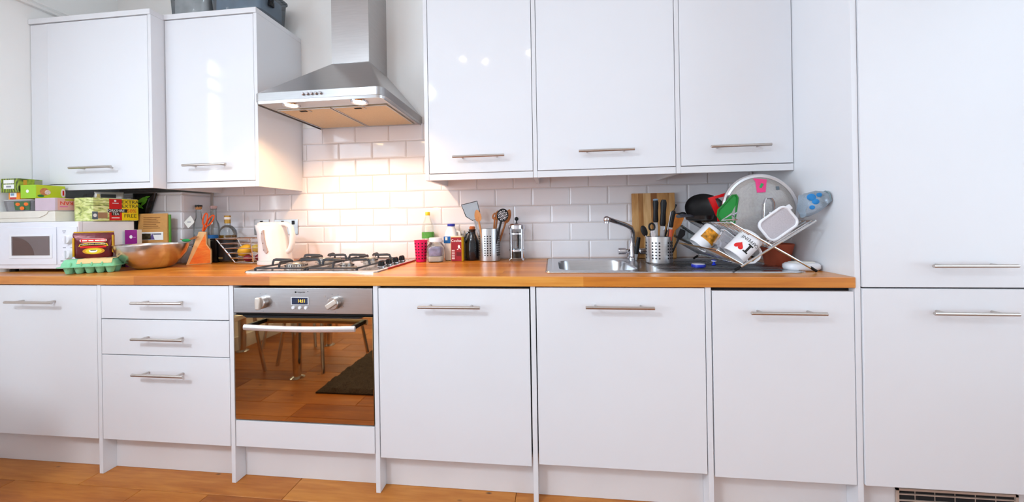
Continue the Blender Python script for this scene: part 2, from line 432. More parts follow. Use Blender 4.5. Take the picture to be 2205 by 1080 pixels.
D('door', P[3]+.022, P[4]-.003, .148, .8025, 2.1525, .738)
c5, D, B = base('dishwasher_cabinet', 'narrow white appliance door beside the tall unit', P[4]+.018, P[5])
D('door', P[4]+.0225, P[5]-.003, .140, .7935, 2.7045, .725)

# tall unit
t = thing('tall_cabinet', 'tall white two door larder unit at the right end', 'cabinet', (3.24, -.3, 0)); ox = -3.24
box('side_panel', m_white, t, P[5]+ox, P[5]+.018+ox, FB+.3, .298, .0005, 2.34, .001)
box('side_panel', m_white, t, 3.545+ox, 3.563+ox, FB+.3, .298, .0005, 2.34, .001)
box('carcass', m_dark, t, 2.953+ox, 3.543+ox, FB+.322, .28, .16, 2.336)
box('top_panel', m_white, t, P[5]+ox, 3.563+ox, FB+.3, .298, 2.3405, 2.36, .001)
for z0, z1, hz in ((.1436, .8045, .732), (.8095, 2.338, .884)):
    d = MB().box(2.9535, 3.5435, 0, .018, z0, z1).obj('door', m_white, t, bevel=.0012, loc=(ox, FB+.295, 0))
    link('handle', handle_mesh(), m_nickel, d, (3.2525, 0, hz))
pl = box('plinth', m_plinth, t, 2.9515+ox, 3.5445+ox, -.256, -.24, .001, .158)
gx0, gx1, gz0, gz1 = 3.086+ox, 3.453+ox, .046, .108
box('vent_recess', m_dark, pl, gx0, gx1, -.257, -.2555, gz0, gz1)
m_grille = M('beige grille', (196, 172, 156), .5)
gr = MB().box(gx0, gx0+.008, -.262, -.2562, gz0, gz1).box(gx1-.008, gx1, -.262, -.2562, gz0, gz1).box(gx0, gx1, -.262, -.2562, gz0, gz0+.007).box(gx0, gx1, -.262, -.2562, gz1-.007, gz1)
gr.obj('grille_frame', m_grille, pl)
for i in range(2): box('grille_slat', m_grille, pl, gx0+.008, gx1-.008, -.262, -.2572, gz0+.0215*(i+1)-.002, gz0+.0215*(i+1)+.001)
for i in range(1, 6): box('grille_bar', m_grille, pl, gx0+.061*i-.001, gx0+.061*i+.001, -.2572, -.2565, gz0+.006, gz1-.006)

# worktop with the sink cut-out, laid as four solid blocks around the opening
worktop = tag(bpy.data.objects.new('worktop', None), 'long oak worktop running along the whole kitchen', 'worktop')
COL.objects.link(worktop); worktop.location = (1.1, -.3, ZW)
wt = MB()
xs = [XL+.001, 1.945, 2.262, P[5]-.0008]; ys = [-.6112, -.472, -.122, -.0005]
zz = (ZW+.0005, ZT)
grid = [[(x, y) for x in xs] for y in ys]
vs = []; 
for z in zz:
    for y_ in ys:
        for x_ in xs: vs.append((x_-1.1, y_+.3, z-ZW))
idx = lambda k, j, i: k*16+j*4+i
fs = []
for j in range(3):
    for i in range(3):
        if (i, j) == (1, 1): continue
        fs.append((idx(1, j, i), idx(1, j, i+1), idx(1, j+1, i+1), idx(1, j+1, i)))
        fs.append((idx(0, j, i), idx(0, j+1, i), idx(0, j+1, i+1), idx(0, j, i+1)))
for i in range(3):
    fs += [(idx(0, 0, i), idx(0, 0, i+1), idx(1, 0, i+1), idx(1, 0, i)), (idx(0, 3, i+1), idx(0, 3, i), idx(1, 3, i), idx(1, 3, i+1))]
    fs += [(idx(0, i+1, 0), idx(0, i, 0), idx(1, i, 0), idx(1, i+1, 0)), (idx(0, i, 3), idx(0, i+1, 3), idx(1, i+1, 3), idx(1, i, 3))]
fs += [(idx(0, 1, 2), idx(0, 1, 1), idx(1, 1, 1), idx(1, 1, 2)), (idx(0, 2, 1), idx(0, 2, 2), idx(1, 2, 2), idx(1, 2, 1)),
       (idx(0, 1, 1), idx(0, 2, 1), idx(1, 2, 1), idx(1, 1, 1)), (idx(0, 2, 2), idx(0, 1, 2), idx(1, 1, 2), idx(1, 2, 2))]
wt.add(vs, fs).obj('slab', m_oak, worktop, bevel=.002)

# ---- wall cabinets
def wall_unit(label, x0, x1, yf, z0, z1, door, hx, hz, lp=True, rp=True, cap=False, filler=None, dmat=m_gloss, group=None):
    t = thing('wall_cabinet', label, 'cabinet', ((x0+x1)/2, yf/2, z0), 0); ox = -(x0+x1)/2; oy = -yf/2
    def B(n, m, a, b, c, d, e, f, bev=.0008): return box(n, m, t, a+ox, b+ox, c+oy, d+oy, e-z0, f-z0, bev)
    T_ = .018; zc = z1-.026 if cap else z1
    if lp: B('side_panel', m_white, x0, x0+T_, yf, -.0005, z0, zc)
    if rp: B('side_panel', m_white, x1-T_, x1, yf, -.0005, z0, zc)
    a, b = x0+(T_ if lp else .001), x1-(T_ if rp else .001)
    B('carcass', m_white, a+.0005, b-.0005, yf+.024, -.001, z0+.034, zc-.001)
    B('carcass_edge', m_dark, a+.0008, b-.0008, yf+.0195, yf+.0235, z0+.032, zc-.002)
    B('pelmet', m_white, a+.0005, b-.0005, yf+.0005, yf+.018, z0, z0+.0285)
    if cap: B('top_panel', m_white, x0-.0, x1+.0, yf-.004, -.0005, zc+.0005, z1)
    if filler: B('filler_strip', m_white, filler[0], filler[1], yf+.003, yf+.018, z0+.0305, zc-.002)
    d = MB().box(door[0]+ox, door[1]+ox, 0, .018, .032, zc-z0-.003).obj('door', dmat, t, bevel=.0012, loc=(0, yf+oy, 0))
    link('handle', handle_mesh(), m_nickel, d, (hx+ox, 0, hz-z0))
    return t
wall_unit('white wall cabinet in the left corner, standing forward of its neighbour', -.7185, -.0177, -.3804, 1.2387, 2.116, (-.612, -.0375), -.323, 1.345, lp=False, cap=True, filler=(-.7175, -.6145))
wall_unit('white wall cabinet between the corner cabinet and the extractor hood', -.0172, .4931, -.3183, 1.2387, 2.1185, (-.0145, .4735), .23, 1.349, lp=False, cap=True)
wall_unit('white wall cabinet right of the extractor hood', 1.336, 1.8404, -.313, 1.2431, 2.12, (1.3565, 1.8385), 1.595, 1.344, rp=False)
wall_unit('white wall cabinet in the middle of the right hand row of three', 1.8408, 2.4594, -.313, 1.2431, 2.12, (1.8610, 2.4573), 2.16, 1.349, rp=False)
wall_unit('white wall cabinet nearest the tall unit', 2.4598, 2.9322, -.313, 1.2431, 2.12, (2.4800, 2.9295), 2.708, 1.348, rp=False)

# ================================================================== APPLIANCES
# ---- extractor hood
hd = thing('extractor_hood', 'brushed steel chimney extractor hood with two lit lamps above the hob', 'extractor hood', (.911, -.001, 1.585))
HZ = 1.585
def L3(x, y_, z): return (x-.911, y_+.001, z-HZ)
hx0, hx1, hyf = .611, 1.211, -.478
# canopy rim (rounded front corners)
rim = []
def rim_poly(ins):
    r = .03; a, b, f = hx0+ins, hx1-ins, hyf+ins; pts = [(a, -.001), (a, f+r)]
    for k in range(1, 6): an = PI+PI/2*k/6; pts.append((a+r+r*math.cos(an), f+r+r*math.sin(an)))
    pts.append((a+r, f)); pts.append((b-r, f))
    for k in range(1, 6): an = 1.5*PI+PI/2*k/6; pts.append((b-r+r*math.cos(an), f+r+r*math.sin(an)))
    pts += [(b, f+r), (b, -.001)]
    return pts
ro = rim_poly(0)
MB().loft([[L3(x, y_, 1.5975) for x, y_ in ro], [L3(x, y_, 1.634) for x, y_ in ro]]).obj('canopy_rim', M('fascia steel', (168, 166, 166), .42, 1, var=.04, scale=12, stretch=(1, 30, 30)), hd, bevel=.0015)
cx0, cx1, cyf = .8105, 1.0115, -.203
top = []
n_ = len(ro)
def clampc(x, y_): return (min(max(x, cx0), cx1), max(y_, cyf))
MB().loft([[L3(x, y_, 1.6345) for x, y_ in rim_poly(.002)], [L3(*clampc(x, y_), 1.868) for x, y_ in ro]]).obj('canopy', m_steelh, hd, angle=12)
box('chimney', m_steel, hd, cx0-.911, cx1-.911, cyf+.001, 0, 1.8685-HZ, 2.30-HZ, .0015)
box('chimney_sleeve', m_steel, hd, cx0+.004-.911, cx1-.004-.911, cyf+.005, 0, 2.3005-HZ, ZC-HZ-.001)
ub = box('underside', m_steelh, hd, hx0+.012-.911, hx1-.012-.911, hyf+.014, -.004, 1.590-HZ, 1.5972-HZ)
MB().loft([[L3(x, y_, 1.5855) for x, y_ in rim_poly(.003)], [L3(x, y_, 1.5974) for x, y_ in rim_poly(.001)]], cap=False).obj('lower_trim', m_steelh, hd)
m_filter = M('grease filter mesh', (206, 182, 146), .5, .5, var=.12, scale=400, bump=.5, bscale=500)
for a, b in ((.640, .9065), (.9135, 1.180)):
    f = box('filter', m_filter, hd, a-.911, b-.911, -.372, -.034, 1.5868-HZ, 1.5898-HZ, .0008)
    fr = MB()
    for q in ((a, b, -.372, -.366), (a, b, -.040, -.034), (a, a+.006, -.366, -.040), (b-.006, b, -.366, -.040)):
        fr.box(q[0]-.911, q[1]-.911, q[2], q[3], 1.5850-HZ, 1.5867-HZ)
    fr.obj('filter_frame', m_steelh, f)
    mxx = (a+b)/2-.911
    box('filter_latch', m_dark, f, mxx-.035, mxx-.002, -.352, -.338, 1.5848-HZ, 1.5866-HZ)
    box('filter_latch', m_nickel, f, mxx+.012, mxx+.018, -.356, -.334, 1.5846-HZ, 1.5866-HZ)
m_bulb = M('lit halogen lens', (255, 226, 170), .4, emit=14)
for lx, ly in ((.757, -.428), (1.079, -.424)):
    lp = MB().lathe([(.026, .002), (.036, 0), (.038, .005), (.026, .0055)], 28).obj('lamp_ring', m_chrome, hd, loc=(lx-.911, ly, 1.5843-HZ))
    MB().lathe([(0, .0005), (.020, .001), (.0262, .0025), (.0262, .004), (0, .004)], 28).obj('lamp_lens', m_bulb, lp)
    sd = bpy.data.lights.new('hood_lamp', 'SPOT'); sd.energy = 10; sd.color = (1, .58, .26); sd.spot_size = 2.62; sd.spot_blend = .5; sd.shadow_soft_size = .022
    so = bpy.data.objects.new('hood_lamp_light', sd); COL.objects.link(so); so.location = (lx, ly, 1.580)
for i, bx_ in enumerate((.851, .872, .892, .912, .933)):
    MB().lathe([(0, .009), (.0055, .009), (.0065, .007), (.0065, 0)], 16).obj('button', m_chrome, hd, loc=(bx_-.911, hyf+.0005, 1.617-HZ), rot=(PI/2, 0, 0))

# ---- gas hob
hb = thing('gas_hob', 'stainless steel gas hob with four burners and black pan supports', 'hob', (.8875, -.2925, ZT))
def H(x, y_): return (x-.8875, y_+.2925)
m_hobsteel = M('hob steel', (214, 206, 198), .20, 1, var=.02, scale=10)
pr = rrect(.615, .445, .02, 4)
MB().loft([[(x, y_, .0005) for x, y_ in pr], [(x*.995, y_*.993, .006) for x, y_ in pr], [(x*.97, y_*.96, .009) for x, y_ in pr], [(x*.95, y_*.935, .0075) for x, y_ in pr]]).obj('plate', m_hobsteel, hb)
box('red_edge', M('red edge strip', (176, 24, 44), .3), hb, .3030, .3095, -.12, .212, .0008, .0075, .001)
burners = ((.735, -.385, .046), (.985, -.385, .030), (.735, -.17, .036), (.985, -.17, .036))
m_alu = M('burner aluminium', (196, 188, 180), .35, .9)
for bx_, by_, r in burners:
    u, v = H(bx_, by_)
    bn = MB().lathe([(0, .0078), (r+.012, .0078), (r+.012, .010), (r, .012), (r*.98, .022), (r*.8, .023), (0, .023)], 32).obj('burner', m_alu, hb, loc=(u, v, 0))
    MB().lathe([(r*.85, .0232), (r*.86, .027), (r*.8, .0295), (0, .030)], 32).obj('burner_cap', m_alu if r > .031 else m_nickel, bn)
    tm = MB()
    for k in range(28):
        a = 2*PI*k/28; tm.box(r*.985, r*1.03, -.0015, .0015, .014, .021, rot=Matrix.Rotation(a, 3, 'Z'), c=(0, 0, .017))
    tm.obj('flame_slots', m_iron, bn)
def grate(xa, xb, ya, yb, bs):
    g = MB(); z = .0165; r = .0042
    c = [H(xa, ya), H(xb, ya), H(xb, yb), H(xa, yb)]
    pts = rrect(c[1][0]-c[0][0], c[2][1]-c[0][1], .02, 3, (c[0][0]+c[1][0])/2, (c[0][1]+c[2][1])/2)
    g.tube([(x, y_, z) for x, y_ in pts], r, 6, closed=True)
    o = g.obj('pan_support', m_iron, hb)
    for bx_, by_ in bs:
        u, v = H(bx_, by_)
        for dx, dy in ((1, 0), (-1, 0), (0, 1), (0, -1)):
            if dx: ex = (c[1][0] if dx > 0 else c[0][0]); ey = v
            else:
                ex = u; ey = (c[2][1] if dy > 0 and by_ > -.28 else c[0][1] if dy < 0 and by_ < -.28 else H(0, (ya+yb)/2)[1])
            p = [(ex, ey, z), (ex-dx*.002, ey-dy*.002, .030), (ex-dx*.007, ey-dy*.007, .0405), (ex-dx*.018, ey-dy*.018, .043), (u+dx*.03, v+dy*.03, .041), (u+dx*.024, v+dy*.024, .036)]
            if dx == 0 and abs(ey-H(0, (ya+yb)/2)[1]) < 1e-6: p[0] = (ex, ey-dy*.001, .038)
            MB().tube(p, .0062, 6, flat=((0, 0, 1), 1.0, .62)).obj('support_arm', m_iron, o)
    for q in c: MB().cyl((q[0]*.985, q[1]*.985, .0078), (q[0]*.985, q[1]*.985, z), .005, 8).obj('support_foot', m_iron, o)
grate(.615, .853, -.492, -.085, [(.735, -.385), (.735, -.17)])
grate(.866, 1.094, -.492, -.085, [(.985, -.385), (.985, -.17)])
for i, ky in enumerate((-.365, -.29, -.215, -.14)):
    u, v = H(1.140, ky)
    k = MB().lathe([(.019, .008), (.019, .011), (.0155, .013), (.0135, .030), (.011, .032), (0, .032)], 20).obj('control_knob', m_black, hb, loc=(u, v, 0))
    box('knob_grip', m_black, k, -.004, .004, -.0155, .0155, .0135, .0345, .001)
    MB().lathe([(.0195, .0082), (.0215, .0085), (.0215, .0105), (.0193, .0112)], 20).obj('knob_ring', m_chrome, k)
    box('knob_mark', m_red, k, .0042, .0052, -.012, .012, .018, .032)

# ---- built-in oven
ov = thing('oven', 'built-in electric oven with steel control panel and mirrored amber glass door', 'oven', (.9225, -.3, .2575))
def OX(x): return x-.9225
box('body', m_dark, ov, OX(.628), OX(1.2185), -.283, .27, .001, .5385)
cp = box('control_panel', m_steelh, ov, OX(.6255), OX(1.2200), -.306, -.2835, .4375, .5385, .0015)
m_oglass = bpy.data.materials.new('amber mirror glass'); m_oglass.use_nodes = True
_b = m_oglass.node_tree.nodes['Principled BSDF']; _nt = m_oglass.node_tree
_n = nd(_nt, 'ShaderNodeTexNoise'); _n.inputs['Scale'].default_value = 4; _r = nd(_nt, 'ShaderNodeValToRGB')
_r.color_ramp.elements[0].color = (.40, .265, .125, 1); _r.color_ramp.elements[1].color = (.47, .31, .15, 1)
_nt.links.new(_n.outputs[0], _r.inputs[0]); _nt.links.new(_r.outputs[0], _b.inputs['Base Color']); _b.inputs['Metallic'].default_value = 1; _b.inputs['Roughness'].default_value = .025
od = box('oven_door', m_oglass, ov, OX(.6265), OX(1.2190), -.306, -.2845, .0045, .4275, .0015)
box('vent_gap', m_dark, ov, OX(.628), OX(1.2185), -.296, -.2838, .4285, .4372)
vt = MB().prism([(OX(.665), .4275), (OX(.683), .418), (OX(1.165), .420), (OX(1.185), .4275)], -.3072, -.3061).obj('door_top_trim', m_black, od)
def dz(z): return z-.2575
# handle: bowed bar on two brackets
hp = [(OX(.714+.459*k/16), -.352-.014*math.sin(PI*k/16), dz(.651)) for k in range(17)]
hbar = MB().tube(hp, .0085, 10, flat=((0, 0, 1), 1.35, .75)).obj('door_handle', M('pale steel handle', (226, 220, 218), .3, .6), od)
for s, xx in ((1, .728), (-1, 1.160)):
    box('handle_bracket', m_black, hbar, OX(xx)-.008, OX(xx)+.008, -.350, -.3062, dz(.646), dz(.662), .003)
# knobs
for xx, ang in ((.757, 0), (1.066, 1.0)):
    k = MB().lathe([(0, .022), (.021, .022), (.0235, .019), (.0245, 0)], 28).obj('oven_knob', m_nickel, cp, loc=(OX(xx), -.3063, dz(.7385)), rot=(PI/2, 0, 0))
    gmb = MB().box(-.0105, .0105, -.024, .024, .021, .032, rot=Matrix.Rotation(0, 3, 'Z'))
    gg = gmb.obj('knob_grip', M('knob champagne %.1f' % ang, (214, 202, 190), .35, .5), k, bevel=.004, rot=(0, 0, -ang if ang else 0))
# display, clock digits, buttons, maker's lettering
m_disp = M('display glass', (44, 52, 76), .15)
m_amber = M('amber digits', (255, 190, 60), .5, emit=1.6)
dsp = box('display', m_disp, cp, OX(.882), OX(.951), -.3075, -.3062, dz(.7315), dz(.7580), .0006)
text('display_digits', '14:11', .0175, m_amber, dsp, (OX(.924), -.3078, dz(.7447)), sx=.85, ext=.0001)
fr = MB()
for q in ((.879, .954, .758, .7595), (.879, .954, .730, .7315), (.879, .882, .7315, .758), (.951, .954, .7315, .758)): fr.box(OX(q[0]), OX(q[1]), -.3080, -.3062, dz(q[2]), dz(q[3]))
fr.obj('display_bezel', m_plastic, cp)
for xx in (.889, .917, .943):
    MB().lathe([(0, .006), (.0055, .006), (.0068, .004), (.0068, 0)], 18).obj('oven_button', m_plastic, cp, loc=(OX(xx), -.3062, dz(.7185)), rot=(PI/2, 0, 0))
text('maker_lettering', 'Hotpoint', .0085, m_inkb, cp, (OX(.921), -.3063, dz(.7800)), sx=1.15, ext=.0001)
MB().cyl((OX(.898), -.3061, dz(.7800)), (OX(.898), -.3066, dz(.7800)), .0034, 16).obj('maker_dot', m_inkb, cp)
MB().cyl((OX(.951), -.3061, dz(.7825)), (OX(.951), -.3066, dz(.7825)), .0018, 12).obj('indicator_dot', m_inkb, cp)
MB().cyl((OX(1.022), -.3061, dz(.7640)), (OX(1.022), -.3072, dz(.7640)), .0038, 16).obj('indicator_lamp', m_nickel, cp)
tk = MB()
for xx in (.757, 1.066):
    for a in (-60, -20, 20, 60, 110, 180, 250):
        cx_, cz_ = OX(xx)+.036*math.sin(math.radians(a)), dz(.7385)+.036*math.cos(math.radians(a))
        tk.box(cx_-.0022, cx_+.0022, -.3065, -.3061, cz_-.0016, cz_+.0016)
tk.obj('dial_marks', M('dial print', (150, 150, 156), .5), cp)['kind'] = 'stuff'

# ---- sink
sk = thing('kitchen_sink', 'inset stainless steel sink with a bowl and ribbed drainer', 'sink', (2.366, -.28, ZT))
def S(x, y_): return (x-2.366, y_+.28)
m_sink = M('sink steel', (190, 192, 196), .24, 1, var=.05, scale=14, stretch=(1, 12, 12))
sx0, sx1, sy0, sy1 = 1.892, 2.842, -.520, -.036
bx0, bx1, by0, by1 = 1.948, 2.258, -.468, -.126
cX, cY = (bx0+bx1)/2-2.366, (by0+by1)/2+.28
N = 6
out = rrect(sx1-sx0, sy1-sy0, .03, N, 0, (sy0+sy1)/2+.28)
# bowl rings
def ring(w_, d_, r, z): return [(x, y_, z) for x, y_ in rrect(w_, d_, r, N, cX, cY)]
W_, D_ = bx1-bx0, by1-by0
bowl = MB().loft([ring(W_+.016, D_+.016, .07, .0046), ring(W_+.004, D_+.004, .066, .0035), ring(W_-.002, D_-.002, .064, -.004), ring(W_-.018, D_-.018, .06, -.10), ring(W_-.03, D_-.03, .055, -.135), ring(W_-.09, D_-.09, .04, -.15), ring(.08, .08, .039, -.155)], cap=False)
m0 = len(bowl.v)
bowl.add([(x, y_, -.155) for x, y_ in rrect(.08, .08, .039, N, cX, cY)], [tuple(range(28))])
bowl.obj('bowl', m_sink, sk)
MB().lathe([(.041, -.1545), (.04, -.150), (.030, -.152), (.012, -.153), (0, -.153)], 28, (cX, cY)).obj('waste_outlet', m_chrome, sk)
# deck: outer lip, flat deck with hole = built from grid ring + drainer
dk = MB()
a = [(x, y_, .0012) for x, y_ in out]; b = [(x*.996, y_*.992+.0, .0050) for x, y_ in out]
dk.loft([a, b], cap=False)
o = len(dk.v)
inner = rrect(W_+.016, D_+.016, .07, N, cX, cY)
left = rrect(2.285-sx0-.008, sy1-sy0-.008, .028, N, (sx0+.004+2.285)/2-2.366, (sy0+sy1)/2+.28)
dk.loft([[(x, y_, .0046) for x, y_ in left], [(x, y_, .0046) for x, y_ in inner]], cap=False)
dk.box(2.283-2.366, sx1-.004-2.366, sy0+.004+.28, sy1-.004+.28, .0012, .0042)
dk.obj('deck', m_sink, sk)
for k in range(9):
    yy = -.455+.042*k
    MB().tube([(2.345-2.366, yy+.28, .0042), (2.365-2.366, yy+.28, .0058), (2.795-2.366, yy+.28, .0052), (2.81-2.366, yy+.28, .0042)], .0042, 8, flat=((0, 0, 1), .45, 1.6)).obj('drainer_rib', m_sink, sk)
# ---- tap
tp = thing('kitchen_tap', 'chrome monobloc kitchen tap with a swan neck spout', 'tap', (2.322, -.068, ZT+.0052))
MB().lathe([(.026, 0), (.026, .006), (.020, .010), (.0175, .014), (.0175, .060), (.015, .066), (.015, .08), (0, .08)], 24).obj('body', m_chrome, tp)
for s in (-1, 1):
    h = MB().cyl((s*.012, 0, .038), (s*.034, 0, .038), .011, 16).cyl((s*.033, 0, .038), (s*.07, -.004*0, .038), .0165, 20, .0175).obj('tap_handle', m_chrome, tp, bevel=.002)
sp = [(0, 0, .075), (.002, -.002, .105), (.000, -.012, .135), (-.014, -.032, .158), (-.045, -.060, .172), (-.09, -.098, .186), (-.135, -.134, .2)]
MB().tube(sp, [.0135, .013, .0125, .012, .0115, .011, .0115], 14).obj('spout', m_chrome, tp)
MB().sphere((-.146, -.142, .200), .0165, 16, 10).cyl((-.146, -.142, .200), (-.147, -.143, .182), .0125, 16).obj('spout_nozzle', m_chrome, tp)

# ---- wall sockets
def socket(label, x0, x1, z0, z1, gangs):
    t = thing('wall_socket', label, 'socket', ((x0+x1)/2, -.0085, z0)); w_ = (x1-x0)/2; h_ = z1-z0
    box('face_plate', m_steel, t, -w_, w_, -.006, 0, 0, h_, .0015)
    for g in range(gangs):
        cx_ = (g-(gangs-1)/2)*.066
        box('rocker_switch', m_black, t, cx_-.008+.012*(1 if gangs > 1 else 0), cx_+.008+.012*(1 if gangs > 1 else 0), -.009, -.0062, h_-.03, h_-.008, .001)
        pin = MB().box(cx_-.004, cx_+.004, -.0066, -.0062, .036, .046).box(cx_-.014, cx_-.008, -.0066, -.0062, .016, .021).box(cx_+.008, cx_+.014, -.0066, -.0062, .016, .021)
        pin.obj('socket_pins', m_black, t)
socket('single steel wall socket half hidden by the kettle spout', .190, .284, .990, 1.079, 1)
socket('double steel wall socket behind the kettle lid', .318, .466, .990, 1.077, 2)

# ================================================================== ON THE MICROWAVE END OF THE WORKTOP
WT = ZT+.0006
# ---- microwave
mwv = thing('microwave_oven', 'white microwave oven with two dials standing at the left end of the worktop', 'microwave', (-.489, -.352, WT))
box('casing', m_plastic, mwv, -.218, .219, -.128, .082, .016, .2355, .004)
m_mwfront = M('microwave front', (236, 236, 244), .25, var=.006)
mf = box('front_frame', m_mwfront, mwv, -.220, .221, -.148, -.1285, .016, .2365, .004)
dr = box('door', m_mwfront, mwv, -.2195, .108, -.1515, -.1482, .036, .212, .0015)
box('window_bezel', m_plastic, dr, -.150, .088, -.1535, -.1517, .066, .178, .0008)
box('window', M('smoked microwave glass', (112, 98, 98), .08, var=.03), dr, -.134, .076, -.1545, -.1537, .080, .170)
MB().prism([(-.126, .0805)]+[(-.126+.118*math.cos(PI/2*k/12), .0805+.086*math.sin(PI/2*k/12)) for k in range(13)], -.1549, -.1546).obj('turntable_view', M('dim turntable', (88, 62, 56), .3), dr)
box('control_strip', m_mwfront, mwv, .112, .2195, -.1505, -.1482, .036, .212, .001)
for dz_, r in ((.152, .020), (.083, .021)):
    k = MB().lathe([(0, .013), (r*.86, .013), (r, .009), (r*1.05, 0)], 24).obj('dial', m_plastic, mwv, loc=(.178, -.1505, dz_), rot=(PI/2, 0, 0))
    box('dial_pointer', m_mwfront, k, -.003, .003, -r*.9, r*.9, .013, .019, .001)
m_greyink = M('grey ink', (150, 150, 160), .5)
pm = MB()
for zz_, wv in ((.191, .02), (.182, .012), (.113, .016)): pm.box(.152-wv/2, .152+wv/2, -.1509, -.1506, zz_, zz_+.0035)
pm.box(.185, .21, -.1509, -.1506, .113, .1162).box(.13, .146, -.1509, -.1506, .05, .056)
pm.obj('panel_print', m_greyink, mwv)['kind'] = 'stuff'
for u in (-.19, .19):
    for v in (-.115, .062): MB().cyl((u, v, 0), (u, v, .0165), .014, 12).obj('foot', m_black, mwv)
MZ = WT+.2368        # top of the microwave
def on(name, label, cat, x, y_, z, rz=0, group=None): return thing(name, label, cat, (x, y_, z), rz, group)
# ---- flat white carton
t = on('flat_carton', 'flat cream takeaway carton lying on the microwave under the food boxes', 'carton', -.5575, -.40, MZ+.0005, 0)
m_carton = M('cream carton', (232, 226, 214), .65, var=.02)
box('carton_base', m_carton, t, -.157, .157, -.094, .115, 0, .049, .003)
MB().prism([(-.156, .020), (.075, .020), (.115, .0355), (.125, .0495), (-.156, .0495)], -.0975, -.0945).obj('tuck_flap', m_carton, t)
box('carton_lid', m_carton, t, -.157, .157, -.0945, .115, .0495, .0515, .0008)
CZ = MZ+.0005+.0520
# ---- clear tub with a vegetable label
t = on('plastic_tub', 'clear plastic tub with orange and green printed label at the left edge', 'tub', -.622, -.435, CZ)
tb = [rrect(.150, .100, .015, 4), rrect(.172, .108, .018, 4)]
MB().loft([[(x, y_, .001) for x, y_ in tb[0]], [(x, y_, .050) for x, y_ in tb[1]]]).obj('tub_body', m_clearp, t)
MB().loft([[(x, y_, .0505) for x, y_ in rrect(.178, .114, .02, 4)], [(x, y_, .0565) for x, y_ in rrect(.178, .114, .02, 4)]]).obj('lid', thin_glass('tub lid', (236, 238, 240), .2, 1, .6, (230, 228, 226)), t)
lb = MB().loft([[(-.012, -.0515, .006), (.070, -.0515, .006), (.070, -.0505, .006), (-.012, -.0505, .006)], [(-.012, -.0558, .046), (.078, -.0558, .046), (.078, -.0548, .046), (-.012, -.0548, .046)]]).obj('label', M('green label', (70, 110, 66), .5), t)
for u, v in ((.008, .034), (.055, .034), (.032, .014)): MB().sphere((u, -.0545, v), .011, 12, 8, (1.2, .16, .8)).obj('carrot_print', M('orange print', (246, 116, 28), .5), lb)
# ---- small orange packet
t = on('seasoning_packet', 'small orange and white seasoning box with a red stripe', 'box', -.634, -.468, CZ+.0570, 0)
box('carton', M('orange card', (244, 150, 30), .5), t, -.030, .034, -.022, .04, 0, .033, .001)
box('white_face', m_inkw, t, -.0215, .016, -.0228, -.0222, .011, .0325)
box('blue_print', M('pale blue print', (130, 160, 190), .5), t, -.016, .004, -.0233, -.0229, .018, .029)
box('red_stripe', M('dull red print', (200, 60, 54), .5), t, -.0215, .012, -.0228, -.0222, .001, .010)
# ---- dark green tea box
t = on('herbal_tea_box', 'dark leaf green tea box with two white stickers, topmost at the left edge', 'box', -.645, -.45, CZ+.0904, -.0)
m_leaf = bpy.data.materials.new('leaf print'); m_leaf.use_nodes = True; _nt = m_leaf.node_tree
_w = nd(_nt, 'ShaderNodeTexWave'); _w.inputs['Scale'].default_value = 22; _w.inputs['Distortion'].default_value = 9; _w.inputs['Detail'].default_value = 2
_tc = nd(_nt, 'ShaderNodeTexCoord'); _nt.links.new(_tc.outputs['Object'], _w.inputs[0]); _r = nd(_nt, 'ShaderNodeValToRGB'); _nt.links.new(_w.outputs[0], _r.inputs[0])
_r.color_ramp.elements[0].color = lin((52, 66, 18)); _r.color_ramp.elements[1].color = lin((150, 174, 40)); _nt.links.new(_r.outputs[0], _nt.nodes['Principled BSDF'].inputs['Base Color'])
_nt.nodes['Principled BSDF'].inputs['Roughness'].default_value = .4
box('carton', m_leaf, t, -.049, .051, -.047, .034, 0, .066, .001)
box('sticker', m_inkw, t, -.033, .026, -.0478, -.0472, .043, .060); box('sticker', m_inkw, t, -.033, .026, -.0478, -.0472, .017, .038)
box('sticker_print', m_greyink, t, -.018, .010, -.0482, -.0479, .024, .031)
box('gold_panel', M('gold print', (206, 150, 40), .4), t, .0512, .0518, -.032, -.020, .020, .060)
box('grey_panel', M('grey green print', (150, 152, 128), .5), t, .0512, .0518, .006, .033, .004, .062)
# ---- lime green box
t = on('lime_green_box', 'lime green food box with a fruit picture lying on the pink carton', 'box', -.5415, -.445, CZ+.0600, 0)
m_lime = M('lime card', (196, 210, 34), .42, var=.03)
box('carton', m_lime, t, -.045, .0425, -.050, .052, 0, .064, .001)
box('end_flap', M('bright lime', (158, 206, 42), .42), t, -.0445, .042, -.0508, -.0502, .001, .0635)
MB().sphere((-.006, -.0509, .034), .008, 10, 6, (1, .05, 1)).obj('leaf_mark', m_inkw, t)
MB().sphere((.0427, -.022, .032), .019, 18, 8, (.03, .9, .95)).obj('fruit_picture', M('fruit print', (200, 128, 74), .5, var=.3, scale=90), t)
MB().sphere((.0431, -.012, .030), .011, 14, 8, (.05, 1, 1)).obj('cup_picture', M('cup print', (240, 206, 190), .5, var=.3, scale=140), t)
MB().sphere((.0427, .044, .030), .018, 18, 8, (.03, .5, 1.2)).obj('round_emblem', M('pale emblem', (238, 220, 206), .5), t)
box('emblem_stroke', m_red, t, .0432, .0436, .041, .047, .018, .042)
MB().sphere((.0427, -.035, .012), .009, 12, 6, (.04, 1.3, .7)).obj('leaf_picture', M('leaf green print', (40, 120, 60), .5), t)
